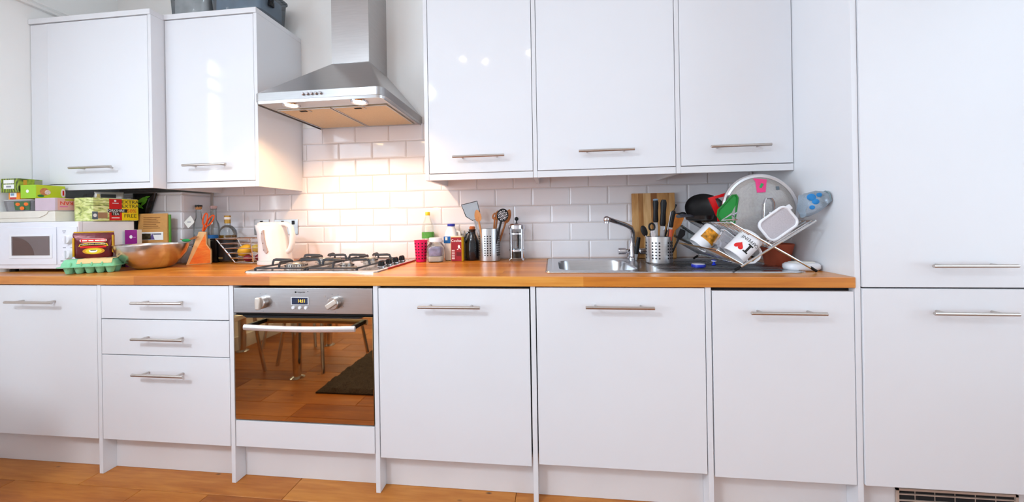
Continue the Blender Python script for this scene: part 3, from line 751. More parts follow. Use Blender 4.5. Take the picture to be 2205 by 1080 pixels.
# ---- pink carton
t = on('pink_food_box', 'pale pink carton with upside-down red lettering behind the tea', 'box', -.4535, -.43, CZ+.0004, 0)
box('carton', M('pale mauve card', (206, 184, 196), .45, var=.03), t, -.056, .0550, -.064, .080, 0, .0595, .0015)
box('print_panel', M('salmon print', (222, 168, 158), .5), t, .0551, .0556, -.055, .079, .002, .0585)
box('olive_strip', M('olive gold print', (186, 166, 60), .5), t, .0557, .0560, -.03, .079, .047, .0575)
text('lettering', 'TRAN', .024, M('red orange ink', (220, 50, 24), .5), t, (.0560, -.016, .036), rot=(PI/2, PI, PI/2), sx=1.0)
box('pink_script', M('pink ink', (220, 110, 170), .5), t, .0557, .0560, -.048, -.02, .016, .021)
# ---- tea multipack
t = on('tea_multipack', 'large green, red and yellow tea multipack marked extra free on the microwave', 'box', -.3205, -.3485, MZ+.0006, PI/2)
m_tea = bpy.data.materials.new('landscape print'); m_tea.use_nodes = True; _nt = m_tea.node_tree
_tc = nd(_nt, 'ShaderNodeTexCoord'); _n = nd(_nt, 'ShaderNodeTexNoise'); _n.inputs['Scale'].default_value = 38; _n.inputs['Detail'].default_value = 4; _n.inputs['Distortion'].default_value = 1.2
_mp = nd(_nt, 'ShaderNodeMapping'); _mp.inputs['Scale'].default_value = (.6, .6, 1.5); _nt.links.new(_tc.outputs['Object'], _mp.inputs[0]); _nt.links.new(_mp.outputs[0], _n.inputs[0])
_r = nd(_nt, 'ShaderNodeValToRGB'); _nt.links.new(_n.outputs[0], _r.inputs[0]); _e = _r.color_ramp.elements
_e[0].position = .32; _e[0].color = lin((112, 128, 66)); _e[1].position = .66; _e[1].color = lin((236, 236, 178))
_k = _e.new(.48); _k.color = lin((204, 212, 124)); _nt.links.new(_r.outputs[0], _nt.nodes['Principled BSDF'].inputs['Base Color']); _nt.nodes['Principled BSDF'].inputs['Roughness'].default_value = .35
bd = MB().loft([[(x, y_, z) for x, y_ in rrect(.19*f, .108, .006, 2)] for z, f in ((0, .985), (.004, 1), (.108, 1), (.113, .985))]).obj('pack', m_tea, t)
Y0 = -.0542; q_ = .6333; v_ = 1.09
def mp_(x): return .033-(.078-x)*(1.22 if x > .0 else 1.0) if x <= .078 else .033+(x-.078)*1.638
def pan(n, m, a, b, c, d, k=0): return box(n, m, t, mp_(a)*q_, mp_(b)*q_, Y0-.0006-.0004*k, Y0-.0001-.0004*k, c*v_, d*v_)
def tl(s_, size, m, x, z, k=0, sx=1): return text('lettering', s_, size*v_, m, t, (mp_(x)*q_, Y0-.0008-.0004*k, z*v_), sx=sx*q_/v_*(1.638 if x > .078 else 1.22), ext=.0001)
pan('red_panel', m_red, .010, .078, .002, .101); pan('yellow_panel', m_yellow, .078, .1485, .002, .101)
tl('EXTRA', .0215, m_inkb, .1135, .088, 0, 1.12); tl('EXTRA', .0215, m_inkb, .1135, .0685, 0, 1.12)
tl('50%', .0250, M('orange ink', (232, 76, 16), .5), .1185, .0455, 2); tl('FREE', .0235, m_inkb, .1135, .0225, 0, 1.12)
pan('name_plate', M('brown black print', (40, 26, 20), .5), -.015, .1, .0385, .0545, 1); pan('name_plate', M('brown black print b', (40, 26, 20), .5), .022, .066, .025, .0385, 1)
tl('YORKSHIRE', .0170, m_inkw, .0425, .0465, 1, 1.12); tl('TEA', .0165, m_inkw, .044, .0318, 1, 1.2)
pan('white_script', m_inkw, .022, .064, .012, .016, 1); pan('white_script', m_inkw, .026, .060, .080, .083, 1)
MB().sphere((mp_(.042)*q_, Y0-.0006, .092*v_), .005, 10, 6, (1, .1, 1)).obj('rose_emblem', m_inkw, t)
pan('blue_crest', M('slate print', (96, 112, 124), .5), -.112, -.078, .008, .042, 1); MB().sphere((mp_(-.095)*q_, Y0-.0012, .025*v_), .009, 14, 6, (.8, .05, 1)).obj('white_seal', m_inkw, t)
pan('brown_band', M('tan print', (168, 128, 92), .5), -.078, -.018, .012, .038, 1)
for zz_ in (.067, .079, .091): pan('pack_seam', M('olive seam %.3f' % zz_, (120, 120, 66), .5), -.149, .009, zz_, zz_+.0012, 0)
# ---- things behind the multipack
t = on('grey_pouch', 'grey food pouch with a dark window lying on top of the tea multipack', 'pouch', -.352, -.318, MZ+.1142, .9)
pm_ = MB().loft([[(x, y_, z) for x, y_ in rrect(w_, d_, min(w_, d_)*.45, 3)] for z, w_, d_ in ((0, .10, .022), (.012, .105, .026), (.026, .10, .016), (.036, .102, .004))])
pm_.obj('bag', M('grey foil', (186, 182, 178), .35, .3, var=.1, scale=30), t); box('dark_panel', m_inkb, t, -.028, .024, -.0152, -.0100, .006, .024); box('gold_edge', M('tan foil', (190, 164, 96), .4), t, -.042, -.031, -.0152, -.010, .006, .024)
t = on('white_packet', 'white paper packet standing between the grey pouch and the black bag', 'packet', -.412, -.2225, MZ-.2362, .0)
MB().prism([(-.045, 0), (.045, 0), (.052, .362), (-.040, .372)], -.010, .010).obj('packet_body', M('white grey paper', (206, 204, 206), .55, var=.05), t, bevel=.003)
t = on('black_bag', 'black plastic bag with green leaf print squeezed under the corner cabinet', 'bag', -.318, -.1985, WT, .05)
t.scale = (1, .75, 1)
m_bag = M('black film', (14, 14, 15), .22, var=.2, bump=.6, bscale=45)
rings = []
for z, w_, d_, ox_ in ((0, .05, .030, 0), (.09, .055, .036, 0), (.23, .06, .036, 0), (.30, .085, .040, .010), (.36, .115, .036, .018), (.388, .13, .018, .022)):
    rings.append([(x+ox_+.004*math.sin(7*z*30+i), y_+.002*math.cos(i*2.1+z*50), z) for i, (x, y_) in enumerate(rrect(w_, d_, d_*.45, 4))])
MB().loft(rings).obj('bag_body', m_bag, t)
m_lf = M('vivid leaf print', (104, 176, 40), .35, var=.15, scale=60)
for px_, pz_, s_, an in ((.028, .352, .028, .45), (.036, .338, .020, .8), (.008, .318, .02, -.6), (.050, .364, .016, .3)):
    lf = [(s_*math.cos(a)*1.25, s_*.36*math.sin(a)*(1.0 if math.cos(a) < .6 else .6)) for a in [2*PI*k/14 for k in range(14)]]
    MB().prism(lf, -.0245, -.0205).obj('leaf', m_lf, t, loc=(px_, 0, pz_), rot=(0, -an, 0))

# ---- coffee bag
t = on('ground_coffee_bag', 'maroon and gold ground coffee bag standing on the egg carton against the microwave', 'bag', -.208, -.482, WT+.0658, .72)
t.scale = (.98, .50, .70)
def bag_ring(z, w_, d_, oy=0): return [(x, y_+oy, z) for x, y_ in rrect(w_, d_, d_*.42, 3)]
MB().loft([bag_ring(0, .118, .05), bag_ring(.01, .124, .058), bag_ring(.06, .126, .062), bag_ring(.11, .128, .045), bag_ring(.138, .132, .018), bag_ring(.150, .134, .006), bag_ring(.165, .132, .005, .004)]).obj('bag_body', M('maroon foil', (96, 18, 26), .25, .2, var=.35, scale=22, bump=.4, bscale=30), t, angle=60)
m_gold = M('gold foil', (206, 158, 34), .3, .4, var=.1)
box('gold_side', m_gold, t, -.0655, -.0585, -.024, .024, .012, .135, .003); box('gold_seal', m_gold, t, -.064, .066, -.0025, .008, .1655, .174, .002); box('gold_side', m_gold, t, .0605, .0665, -.020, .020, .03, .150, .003)
yl = -.0318
b1 = box('name_badge', m_red, t, -.038, .042, yl-.0012, yl+.004, .104, .126, .003); MB().prism(rrect(.086, .026, .012, 4, .002, .115), yl+.001, yl+.0045).obj('badge_outline', m_inkw, t)
[box('badge_script', m_inkw, t, u, u+.016, yl-.0018, yl-.0013, .111, .119) for u in (-.033, -.013, .007, .024)]
MB().prism([(-.045, .076), (-.04, .094), (-.02, .1), (.0, .102), (.025, .1), (.046, .094), (.05, .076), (.03, .084), (0, .087), (-.025, .084)], yl-.0010, yl+.003).obj('gold_ribbon', m_yellow, t)
MB().prism([(-.042, .080), (-.037, .092), (-.018, .097), (.0, .099), (.022, .097), (.043, .092), (.047, .080), (.03, .087), (0, .090), (-.025, .087)], yl-.0016, yl-.0011).obj('black_ribbon', m_inkb, t)
text('lettering', 'GROUND COFFEE', .0088, m_inkw, t, (.002, yl-.0020, .0915), sx=1.1)
MB().prism(rrect(.085, .012, .004, 3, .002, .073), yl-.001, yl+.002).obj('red_scroll', m_red, t)
e = MB().lathe([(0, 0), (.030, 0), (.031, .0015)], 24).obj('gold_medallion', M('ochre print', (214, 150, 30), .4), t, loc=(.003, yl-.0003, .046), rot=(PI/2, 0, 0)); e.scale = (1.15, .72, 1)
e = MB().lathe([(0, 0), (.021, 0), (.022, .001)], 24).obj('yellow_disc', M('lemon print', (226, 206, 40), .4), t, loc=(.003, yl-.0020, .046), rot=(PI/2, 0, 0)); e.scale = (1.2, .8, 1)
MB().prism([(-.012, .052), (.016, .052), (.013, .040), (.006, .036), (-.003, .036), (-.010, .040)], yl-.0042, yl-.0032).obj('cup_print', m_inkw, t)
MB().prism([(-.008, .0515), (.012, .0515), (.010, .047), (-.006, .047)], yl-.0047, yl-.0043).obj('coffee_print', m_inkb, t)

# ---- egg carton
t = on('egg_carton', 'pale green pulp egg carton with kraft label at the front of the worktop', 'egg carton', -.178, -.506, WT, .50)
t.scale = (.74, .84, 1)
m_pulp = M('green pulp', (134, 204, 160), .85, var=.05, scale=80, bump=.4, bscale=200)
n_ = 5; Lc = .232; 
for i in range(n_):
    for j in (-1, 1):
        cx_ = -Lc/2+Lc/n_*(i+.5)
        MB().lathe([(0, .0005), (.011, .0005), (.015, .004), (.0215, .022), (.0235, .030)], 14, (cx_, j*.0245)).obj('egg_cup', m_pulp, t)
MB().loft([[(x, y_, z) for x, y_ in rrect(w_, d_, .012, 3)] for z, w_, d_ in ((.0302, .262, .122), (.0335, .262, .122))]).obj('flange', m_pulp, t)
def lid_ring(z, w_, d_, amp):
    pts = []
    for i, (x, y_) in enumerate(rrect(w_, d_, .018, 4)): pts.append((x, y_, z))
    return pts
MB().loft([lid_ring(.0338, .244, .106, 0), lid_ring(.046, .240, .100, 0), lid_ring(.062, .226, .082, 0), lid_ring(.0645, .216, .072, 0)]).obj('lid', m_pulp, t, angle=50)
for i in range(4):
    MB().sphere((-Lc/2+Lc/n_*(i+1), -.052, .042), .009, 10, 6, (.5, .55, 1.2)).obj('lid_dimple', m_pulp, t)
m_lab = M('kraft label', (226, 196, 138), .7, var=.04)
lbp = MB().loft([[(-.045, -.0415, .0625), (.112, -.0415, .0625), (.112, -.0415, .0638), (-.045, -.0415, .0638)], [(-.045, -.0376, .0650), (.112, -.0376, .0650), (.112, -.0376, .0656), (-.045, -.0376, .0656)], [(-.045, .0376, .0650), (.112, .0376, .0650), (.112, .0376, .0656), (-.045, .0376, .0656)]])
lbp.obj('top_label', m_lab, t)
MB().loft([[(-.045, -.0525, .0455), (.112, -.0525, .0455), (.112, -.0518, .0457), (-.045, -.0518, .0457)], [(-.045, -.0424, .0630), (.112, -.0424, .0630), (.112, -.0417, .0634), (-.045, -.0417, .0634)]]).obj('front_label', m_lab, t)
box('date_stamp', M('navy print', (70, 74, 110), .6), t, .072, .094, -.028, -.006, .0657, .0661)
MB().sphere((.03, -.008, .0658), .008, 12, 6, (1.2, .7, .06)).obj('green_emblem', M('dark green print', (60, 104, 40), .6), t)
MB().sphere((-.012, -.02, .0658), .007, 12, 6, (1.2, .9, .06)).obj('hen_emblem', M('brown print', (176, 122, 60), .6), t)

# ---- steel bowl and what stands behind it
t = on('mixing_bowl', 'large brushed steel mixing bowl beside the egg carton', 'bowl', -.054, -.356, WT)
m_bowl = M('bowl steel', (204, 198, 194), .24, 1, var=.06, scale=18, stretch=(1, 1, 8))
MB().lathe([(0, .001), (.044, .0005), (.060, .003), (.074, .010), (.086, .020), (.108, .045), (.126, .075), (.1345, .102), (.1370, .118), (.1390, .1185), (.1385, .1205), (.1350, .119), (.1325, .102), (.124, .077), (.106, .047), (.084, .023), (.058, .006), (0, .0035)], 48).obj('shell', m_bowl, t)
t = on('purple_tea_box', 'small purple box with a white side standing behind the bowl', 'box', -.236, -.300, WT, .40)
t.scale = (.75, .8, 1.03)
box('carton', m_paper, t, -.033, .033, -.022, .022, 0, .185, .001)
box('purple_face', M('purple print', (142, 16, 126), .4), t, -.0328, .0325, -.0232, -.0222, .001, .1845)
MB().lathe([(0, 0), (.008, 0), (.0085, .0006)], 14).obj('round_logo', m_inkw, t, loc=(.0, -.0236, .150), rot=(PI/2, 0, 0))
box('small_print', M('pale lilac print', (206, 150, 200), .5), t, .012, .026, -.0237, -.0233, .146, .149)
t = on('kraft_packet', 'brown kraft paper packet with a photo label standing behind the bowl', 'packet', -.202, -.232, WT, .10)
t.scale = (1.28, .55, 1)
MB().loft([[(x, y_, z) for x, y_ in rrect(w_, d_, .004, 2)] for z, w_, d_ in ((0, .124, .040), (.18, .124, .036), (.262, .122, .020), (.275, .122, .006))]).obj('packet_body', m_kraft, t, angle=50)
box('green_edge', M('green packet', (90, 150, 50), .5), t, .062, .070, .0, .012, .10, .268, .002)
ph = box('photo_label', m_inkw, t, -.050, .048, -.0206, -.0196, .134, .176)
box('photo', M('dusk photo print', (70, 62, 40), .5, var=.6, scale=90), ph, -.048, -.004, -.0212, -.0207, .136, .168)
MB().prism([(-.010, .136), (.012, .136), (.002, .172)], -.0212, -.0207).obj('violet_shape', M('violet print', (104, 88, 150), .5), ph)
ln = MB()
for k in range(7): ln.box(-.036, .034-.008*(k % 3), -.0192+.0012*k*.4, -.0180+.0012*k*.4, .196+.0095*k, .1985+.0095*k)
lo = ln.obj('printed_lines', M('brown ink', (150, 100, 50), .6), t); lo['kind'] = 'stuff'
box('label_heading', M('slate ink', (90, 90, 110), .5), ph, .006, .040, -.0211, -.0207, .162, .168)
t = on('green_peg_bundle', 'green rubber band around a small twig bundle in the bowl rim', 'herb bundle', .012, -.250, WT+.1212, .5)
MB().sphere((0, 0, .009), .009, 14, 8, (2.2, .9, .9)).obj('band', M('green rubber', (18, 140, 72), .4), t)
for k, (dx, dz__) in enumerate(((.045, .012), (.05, .018), (.04, .022), (-.03, .008))): MB().cyl((0, 0, .008), (dx, .004*k, .008+dz__), .0022, 6).obj('twig', m_darkspoon, t)

# ---- knife block and scissors
t = on('knife_block', 'slanted beech knife block with orange lacquered side', 'knife block', .030, -.196, WT, .72)
t.scale = (.80, .80, 1.02)
KB = [(-.066, 0), (.062, 0), (.063, .070), (.040, .104), (.038, .168), (.0, .170)]
MB().prism(KB, -.030, .036).obj('block', m_ltwood, t, bevel=.002)
MB().prism([(-.050, .004), (.058, .004), (.059, .069), (.036, .102), (.034, .160), (-.005, .090)], -.0318, -.0303).obj('orange_side', m_orwood, t)
for k, (u, v) in enumerate(((-.022, .122), (-.034, .108))):
    MB().box(-.004, .004, -.009+.0, .009, 0, .004).obj('slot', m_dark, t, loc=(u, .004, v-.016), rot=(0, -.40, 0))
t = on('kitchen_scissors', 'orange handled kitchen scissors stuck in the knife block', 'scissors', .043, -.186, WT+.1752, .35)
m_orange = M('orange plastic', (232, 88, 20), .35)
for s, lean in ((-1, .18), (1, .50)):
    mtx = Matrix.Rotation(lean, 4, 'Y')
    MB().tube([mtx @ Vector((0, s*.004, 0)), mtx @ Vector((0, s*.004, .034))], .0042, 8).obj('shank', m_orange, t)
    MB().tube([mtx @ Vector((.0095*math.sin(2*PI*k/18), s*.004, .066-.033*math.cos(2*PI*k/18))) for k in range(18)], .0034, 8, closed=True).obj('grip', m_orange, t)
# ---- bottles
m_label_b = M('black label', (18, 18, 20), .35)
def bottle(name, label, x, y_, prof, mat, cat='bottle', n=28, sx=1, sy=1):
    t = on(name, label, cat, x, y_, WT); MB().lathe(prof, n, sx=sx, sy=sy).obj('glass', mat, t); return t
t = bottle('swing_top_bottle', 'clear glass bottle with a black crimped top and a paper tag', -.052, -.122, [(0, .001), (.024, .0005), (.0255, .006), (.0255, .20), (.023, .225), (.0135, .250), (.0125, .300), (.014, .302), (.014, .306)], m_glass)
MB().lathe([(.0125, .296), (.0145, .298), (.0145, .312), (.0, .314)], 20).obj('cork', m_spoon, t)
for k in range(8): MB().box(-.0022, .0022, -.001, .001, 0, .014).obj('crimp', M('black crimp', (20, 30, 24), .4), t, loc=(.0155*math.cos(k*PI/4), .0155*math.sin(k*PI/4), .308), rot=(0, 0, k*PI/4+PI/2)) if k else MB().lathe([(.0148, .312), (.016, .313), (.016, .321), (0, .322)], 16).obj('crimp_cap', M('black cap', (20, 30, 24), .4), t)
MB().prism([(-.030, .004), (.012, .040), (.034, .006), (.030, -.002), (-.004, -.030)], -.0015, .0, 'y').obj('paper_tag', m_paper, t, loc=(-.006, -.050, .222))
box('tag_print', m_greyink, t, -.014, .008, -.0522, -.0517, .224, .229)
t = bottle('corked_bottle', 'tall clear glass bottle with a pale stopper behind the scissors', -.022, -.062, [(0, .001), (.027, .0005), (.0285, .006), (.0285, .19), (.025, .214), (.0145, .238), (.0135, .296), (.0155, .298), (.0155, .308)], m_glass)
MB().lathe([(.0135, .300), (.0175, .309), (.0175, .318), (0, .320)], 20).obj('stopper', M('pale pink glass', (214, 180, 176), .3), t)
MB().lathe([(.0289, .010), (.0291, .130), (.0286, .131), (.0286, .010)], 24).obj('tan_label', M('tan label', (206, 176, 138), .6), t)
MB().lathe([(.0292, .132), (.0292, .150), (.0286, .1505), (.0286, .132)], 24).obj('blue_band', M('blue band', (40, 110, 176), .35), t)
t = on('spirit_bottle', 'squat clear spirit bottle with amber liquid and a wide black label', 'bottle', .104, -.100, WT)
bp_ = [(0, .002), (.042, .001), (.046, .006), (.0465, .160), (.043, .178), (.028, .198), (.0145, .206), (.0135, .232)]
MB().lathe(bp_, 32, sx=1.05, sy=.75).obj('glass', m_glass, t)
MB().lathe([(0, .006), (.0435, .006), (.0438, .150), (0, .150)], 32, sx=1.05, sy=.75).obj('liquid', M('amber spirit', (150, 104, 24), .1, var=.1, trans=.5), t)
MB().lathe([(.0478, .010), (.0480, .128), (.0474, .1285), (.0472, .010)], 32, sx=1.05, sy=.76).obj('black_label', m_label_b, t)
box('label_print', M('faint gold ink', (120, 100, 60), .5), t, -.022, .004, -.0372, -.0360, .020, .030)
MB().lathe([(.0150, .216), (.0150, .236), (.0155, .2362), (.0155, .260), (.0, .261)], 20).obj('cap', M('gold cap', (184, 142, 60), .35, .5), t)
MB().lathe([(.0157, .238), (.0157, .250), (.0156, .251)], 20).obj('cap_band', m_paper, t)
t = on('black_coffee_tin', 'black square tin standing between the knife block and the spirit bottle', 'tin', .048, -.118, WT, -.05)
t.scale = (.62, .8, 1)
box('tin_body', m_label_b, t, -.032, .030, -.020, .022, 0, .122, .004); box('tin_lid', m_black, t, -.0325, .0305, -.0205, .0225, .1225, .132, .002)
# ---- wire basket with fruit
t = on('wire_fruit_basket', 'chrome wire basket of fruit left of the kettle', 'basket', .300, -.160, WT)
bw0, bw1, bd0, bd1, bh = .060, .105, .050, .068, .128
def bring(f, z): return [(x, y_, z) for x, y_ in rrect(2*(bw0+(bw1-bw0)*f), 2*(bd0+(bd1-bd0)*f), .018, 4, -.045*f, 0)]
for k in range(6):
    f = k/5; MB().tube(bring(f, .006+f*bh), .0022 if 0 < k < 5 else .003, 6, closed=True).obj('wire_ring', m_wire, t)
for sx_, sy_ in ((-1, -1), (1, -1), (1, 1), (-1, 1)):
    MB().tube([(-.045+sx_*(bw1-.006), sy_*(bd1-.005), .006+bh), (sx_*(bw0-.008), sy_*(bd0-.007), .006)], .0032, 6).obj('corner_wire', m_wire, t)
    MB().sphere((sx_*(bw0-.008), sy_*(bd0-.007), .0045), .0045, 10, 6).obj('foot', m_chrome, t)
for k in range(4): MB().cyl((-bw0+.005, -.03+.02*k, .006), (bw0-.005, -.03+.02*k, .006), .0018, 6).obj('floor_wire', m_wire, t)
def fruit(name, label, x, y_, z, r, sc, mat, stem=None, rot=(0, 0, 0)):
    o = thing(name, label, name.split('_')[-1], (x, y_, z), rot=rot)
    prof = MB().sphere((0, 0, 0), r, 20, 14, sc); prof.obj('flesh', mat, o)
    MB().cyl((sc[0]*r*.96, 0, 0), (sc[0]*r*1.1, 0, .002), r*.10, 8, r*.06).obj('stem', m_darkspoon, o)
fruit('yellow_mango', 'large yellow mango in the wire basket', .268, -.160, WT+.068, .032, (1.25, .95, .95), M('mango skin', (222, 170, 40), .45, var=.12, scale=24), rot=(0, -.5, .2))
fruit('yellow_lemon', 'smaller pale yellow lemon at the right of the basket', .330, -.150, WT+.078, .022, (1.2, 1, 1), M('lemon skin', (224, 190, 84), .5, var=.1, scale=60, bump=.3, bscale=200), rot=(0, .3, 1.0))
fruit('red_onion', 'red onion at the front of the wire basket', .305, -.184, WT+.029, .0195, (1.1, 1, .95), M('red onion skin', (126, 22, 44), .35, var=.2, scale=40), rot=(0, .2, .4))
fruit('red_onion', 'red onion under the lemon at the right of the basket', .336, -.146, WT+.030, .0185, (1.1, 1, .95), M('red onion skin b', (150, 24, 50), .35, var=.2, scale=40), rot=(0, -.2, 1.4))

# ================================================================== KETTLE AND THE MIDDLE OF THE WORKTOP
t = on('electric_kettle', 'white plastic jug kettle with a grey water gauge left of the hob', 'kettle', .470, -.190, WT, .0)
def kring(z, w_, d_, ox_, r): return [(x+ox_, y_, z) for x, y_ in rrect(w_, d_, r, 6)]
MB().loft([kring(0, .162, .150, 0, .070), kring(.020, .162, .150, 0, .070)]).obj('power_base', m_cream, t, bevel=.003)
body = MB().loft([kring(.0215, .152, .140, 0, .066), kring(.05, .150, .140, -.002, .066), (kring(.12, .138, .130, -.010, .062)), kring(.17, .136, .122, -.018, .056), kring(.195, .140, .112, -.024, .048), kring(.203, .136, .104, -.026, .045)])
body.obj('body', m_cream, t, angle=60)
MB().loft([[(-.085, -.022, .16), (-.085, .022, .16), (-.070, .028, .16), (-.070, -.028, .16)], [(-.112, -.012, .206), (-.112, .012, .206), (-.070, .030, .203), (-.070, -.030, .203)]]).obj('spout', m_cream, t, bevel=.004)
MB().loft([kring(.2035, .126, .096, -.026, .042), kring(.214, .120, .09, -.026, .040), kring(.219, .10, .072, -.026, .032)]).obj('lid', m_cream, t, angle=60)
hpts = [(.030, 0, .207), (.062, 0, .208), (.088, 0, .192), (.098, 0, .150), (.094, 0, .105), (.082, 0, .072), (.064, 0, .058)]
sm = []
for i in range(len(hpts)-1):
    a_, b_ = Vector(hpts[i]), Vector(hpts[i+1]); sm += [a_.lerp(b_, k/3) for k in range(3)]
MB().tube(sm+[Vector(hpts[-1])], .0125, 12, flat=((0, 1, 0), 1.25, .95)).obj('handle', m_cream, t, angle=80)
gp = [(-.020, .172), (-.012, .178), (-.006, .140), (.002, .105), (.016, .070), (.008, .058), (-.006, .075), (-.016, .105), (-.024, .140)]
gm = MB().prism(gp, -.074, -.060); gm.v = [(x, y_-(0.002 if z < .1 else -.004), z) for x, y_, z in gm.v]
gz = gm.obj('water_gauge', M('grey gauge', (178, 158, 152), .3), t)
for zz_ in (.078, .112, .160): MB().cyl((-.004-(zz_-.08)*.14, -.0762, zz_), (-.004-(zz_-.08)*.14, -.0745, zz_), .0022, 8).obj('gauge_mark', M('gauge mark', (110, 100, 100), .5), gz)

# ---- oil bottle, pink cup, jar, milk, cocoa, jug
t = on('oil_bottle', 'clear plastic oil bottle with a yellow cap and green label', 'bottle', 1.250, -.046, WT)
m_pet = thin_glass('clear pet', (253, 253, 250), .06, .35, .05, (244, 240, 230))
MB().lathe([(0, .001), (.029, .0005), (.0325, .008), (.0325, .165), (.030, .185), (.020, .215), (.012, .235), (.0115, .243)], 28).obj('bottle_body', m_pet, t)
MB().lathe([(.0128, .241), (.0128, .258), (.0115, .260), (0, .260)], 20).obj('cap', M('yellow cap', (240, 196, 20), .35), t)
MB().lathe([(.0331, .118), (.0331, .150), (.0326, .1505), (.0326, .118)], 28).obj('label', M('green oil label', (84, 156, 58), .5, var=.25, scale=60), t)
m_pinkp = M('magenta plastic', (226, 14, 88), .35)
t = on('pink_cup', 'magenta plastic cup with rows of round holes right of the hob', 'cup', 1.240, -.128, WT)
pts = []
MB().lathe([(0, .001), (.0255, .0005), (.0265, .004), (.0338, .108), (.0355, .110), (.0355, .1125), (.0322, .1125), (.0250, .006), (0, .004)], 32).obj('cup_body', m_pinkp, t)
for i in range(6):
    for j in range(11):
        a = 2*PI*j/11+.12; z = .018+.0155*i; r = .0266+(z-.004)*.0702+.0001
        MB().cyl((0, 0, 0), (.0006, 0, 0), .0036, 10).obj('hole', m_dark, t, loc=(r*math.cos(a), r*math.sin(a), z), rot=(0, .07, a)) if math.sin(a) < .25 else None
t = on('sugar_jar', 'square shouldered glass jar with a white lid, part filled with sugar', 'jar', 1.322, -.135, WT)
def jr(z, w_, r): return [(x, y_, z) for x, y_ in rrect(w_, w_, r, 5)]
MB().loft([jr(.001, .066, .014), jr(.006, .070, .016), jr(.070, .080, .018), jr(.084, .076, .022), jr(.096, .060, .026), jr(.102, .060, .029)], cap=False).add([(x, y_, .001) for x, y_ in rrect(.066, .066, .014, 5)], [tuple(range(24))]).obj('glass', m_glass, t, angle=60)
MB().loft([jr(.004, .064, .014), jr(.022, .068, .015), jr(.030, .066, .015)]).obj('sugar', M('white sugar', (240, 234, 222), .9, bump=.5, bscale=300), t)
MB().loft([jr(.032, .058, .012), jr(.07, .066, .014), jr(.078, .05, .014)]).obj('paper_packet', M('lilac packet', (176, 168, 196), .6, var=.25, scale=40), t)
MB().lathe([(.031, .1025), (.0335, .104), (.0335, .122), (.031, .125), (0, .125)], 28).obj('lid', m_plastic, t)
t = on('milk_bottle', 'white plastic milk bottle with a blue cap and blue label', 'bottle', 1.384, -.060, WT)
m_milk = M('milk plastic', (240, 236, 232), .4, sss=.1)
def mr(z, w_, r): return [(x, y_, z) for x, y_ in rrect(w_, w_, r, 5)]
MB().loft([mr(.001, .058, .012), mr(.006, .064, .014), mr(.125, .064, .014), mr(.150, .058, .018), mr(.172, .040, .018), mr(.180, .036, .0175)]).obj('bottle_body', m_milk, t, angle=60)
MB().lathe([(.0195, .1805), (.0205, .182), (.0205, .192), (.019, .194), (0, .194)], 24).obj('cap', M('blue cap', (48, 60, 168), .35), t)
box('label', M('blue milk label', (20, 104, 190), .45), t, -.032, .004, -.0336, -.0322, .092, .128); box('label_mark', m_inkw, t, -.024, -.012, -.0342, -.0337, .108, .124)
MB().tube([(.03, 0, .155), (.044, 0, .148), (.046, 0, .11), (.036, 0, .09)], .007, 8).obj('grip', m_milk, t)
t = on('glass_vinegar_bottle', 'small clear glass bottle hidden behind the drinking chocolate tub', 'bottle', 1.442, -.040, WT)
MB().lathe([(0, .001), (.018, .0005), (.019, .005), (.019, .095), (.009, .125), (.009, .14)], 20).obj('glass', m_glass, t); MB().lathe([(.0105, .1405), (.0125, .142), (.0125, .156), (0, .158)], 18).obj('stopper', thin_glass('frosted stopper', (250, 250, 250), .3, 1, .4), t)
t = on('drinking_chocolate_tub', 'maroon and yellow drinking chocolate tub beside the milk bottle', 'tub', 1.428, -.100, WT)
MB().loft([[(x, y_, z) for x, y_ in rrect(.062, .050, .010, 4)] for z in (0, .125)]).obj('tub_body', M('yellow tub', (244, 190, 30), .4), t, bevel=.0015)
m_mar = M('maroon print', (150, 22, 36), .4, var=.1, scale=50)
box('maroon_face', m_mar, t, -.0275, .0270, -.0258, -.0251, .001, .124)
text('lettering', 'Coolea', .0185, m_inkw, t, (0, -.0262, .107), ext=.0001)
MB().prism([(.002, .062), (.010, .066), (.008, .080), (.014, .086), (.020, .080), (.019, .070), (.024, .062), (.018, .066), (.013, .070), (.009, .060)], -.0264, -.0259).obj('white_figure', m_inkw, t)
pb = MB()
for k in range(6): pb.box(-.024, -.009, -.0263, -.0259, .012+.0085*k, .017+.0085*k)
pb.obj('white_print', M('pale pink print', (232, 206, 206), .5), t)['kind'] = 'stuff'
box('dark_print', M('dark maroon print', (104, 10, 22), .5), t, .0, .024, -.0263, -.0259, .028, .048)
MB().loft([[(x, y_, z) for x, y_ in rrect(.060, .048, .010, 4)] for z in (.1255, .130)]).obj('lid', M('tub lid cream', (236, 226, 200), .4), t)
t = on('black_jug', 'black glazed jug with a cork stopper and side handle', 'jug', 1.499, -.062, WT)
MB().lathe([(0, .001), (.031, .0005), (.0345, .006), (.0360, .040), (.0350, .085), (.028, .115), (.0175, .138), (.0165, .152), (.0205, .162), (.0195, .163), (.0145, .152), (0, .148)], 32).obj('jug_body', m_blackg, t)
MB().tube([(-.017, -.004, .150), (-.030, -.008, .140), (-.036, -.010, .115), (-.033, -.010, .090)], .0052, 8).obj('handle', m_blackg, t)
MB().lathe([(.0135, .150), (.0155, .166), (.0150, .176), (.011, .179), (0, .179)], 20).obj('cork', M('cork', (186, 104, 58), .8, var=.12, scale=80), t)

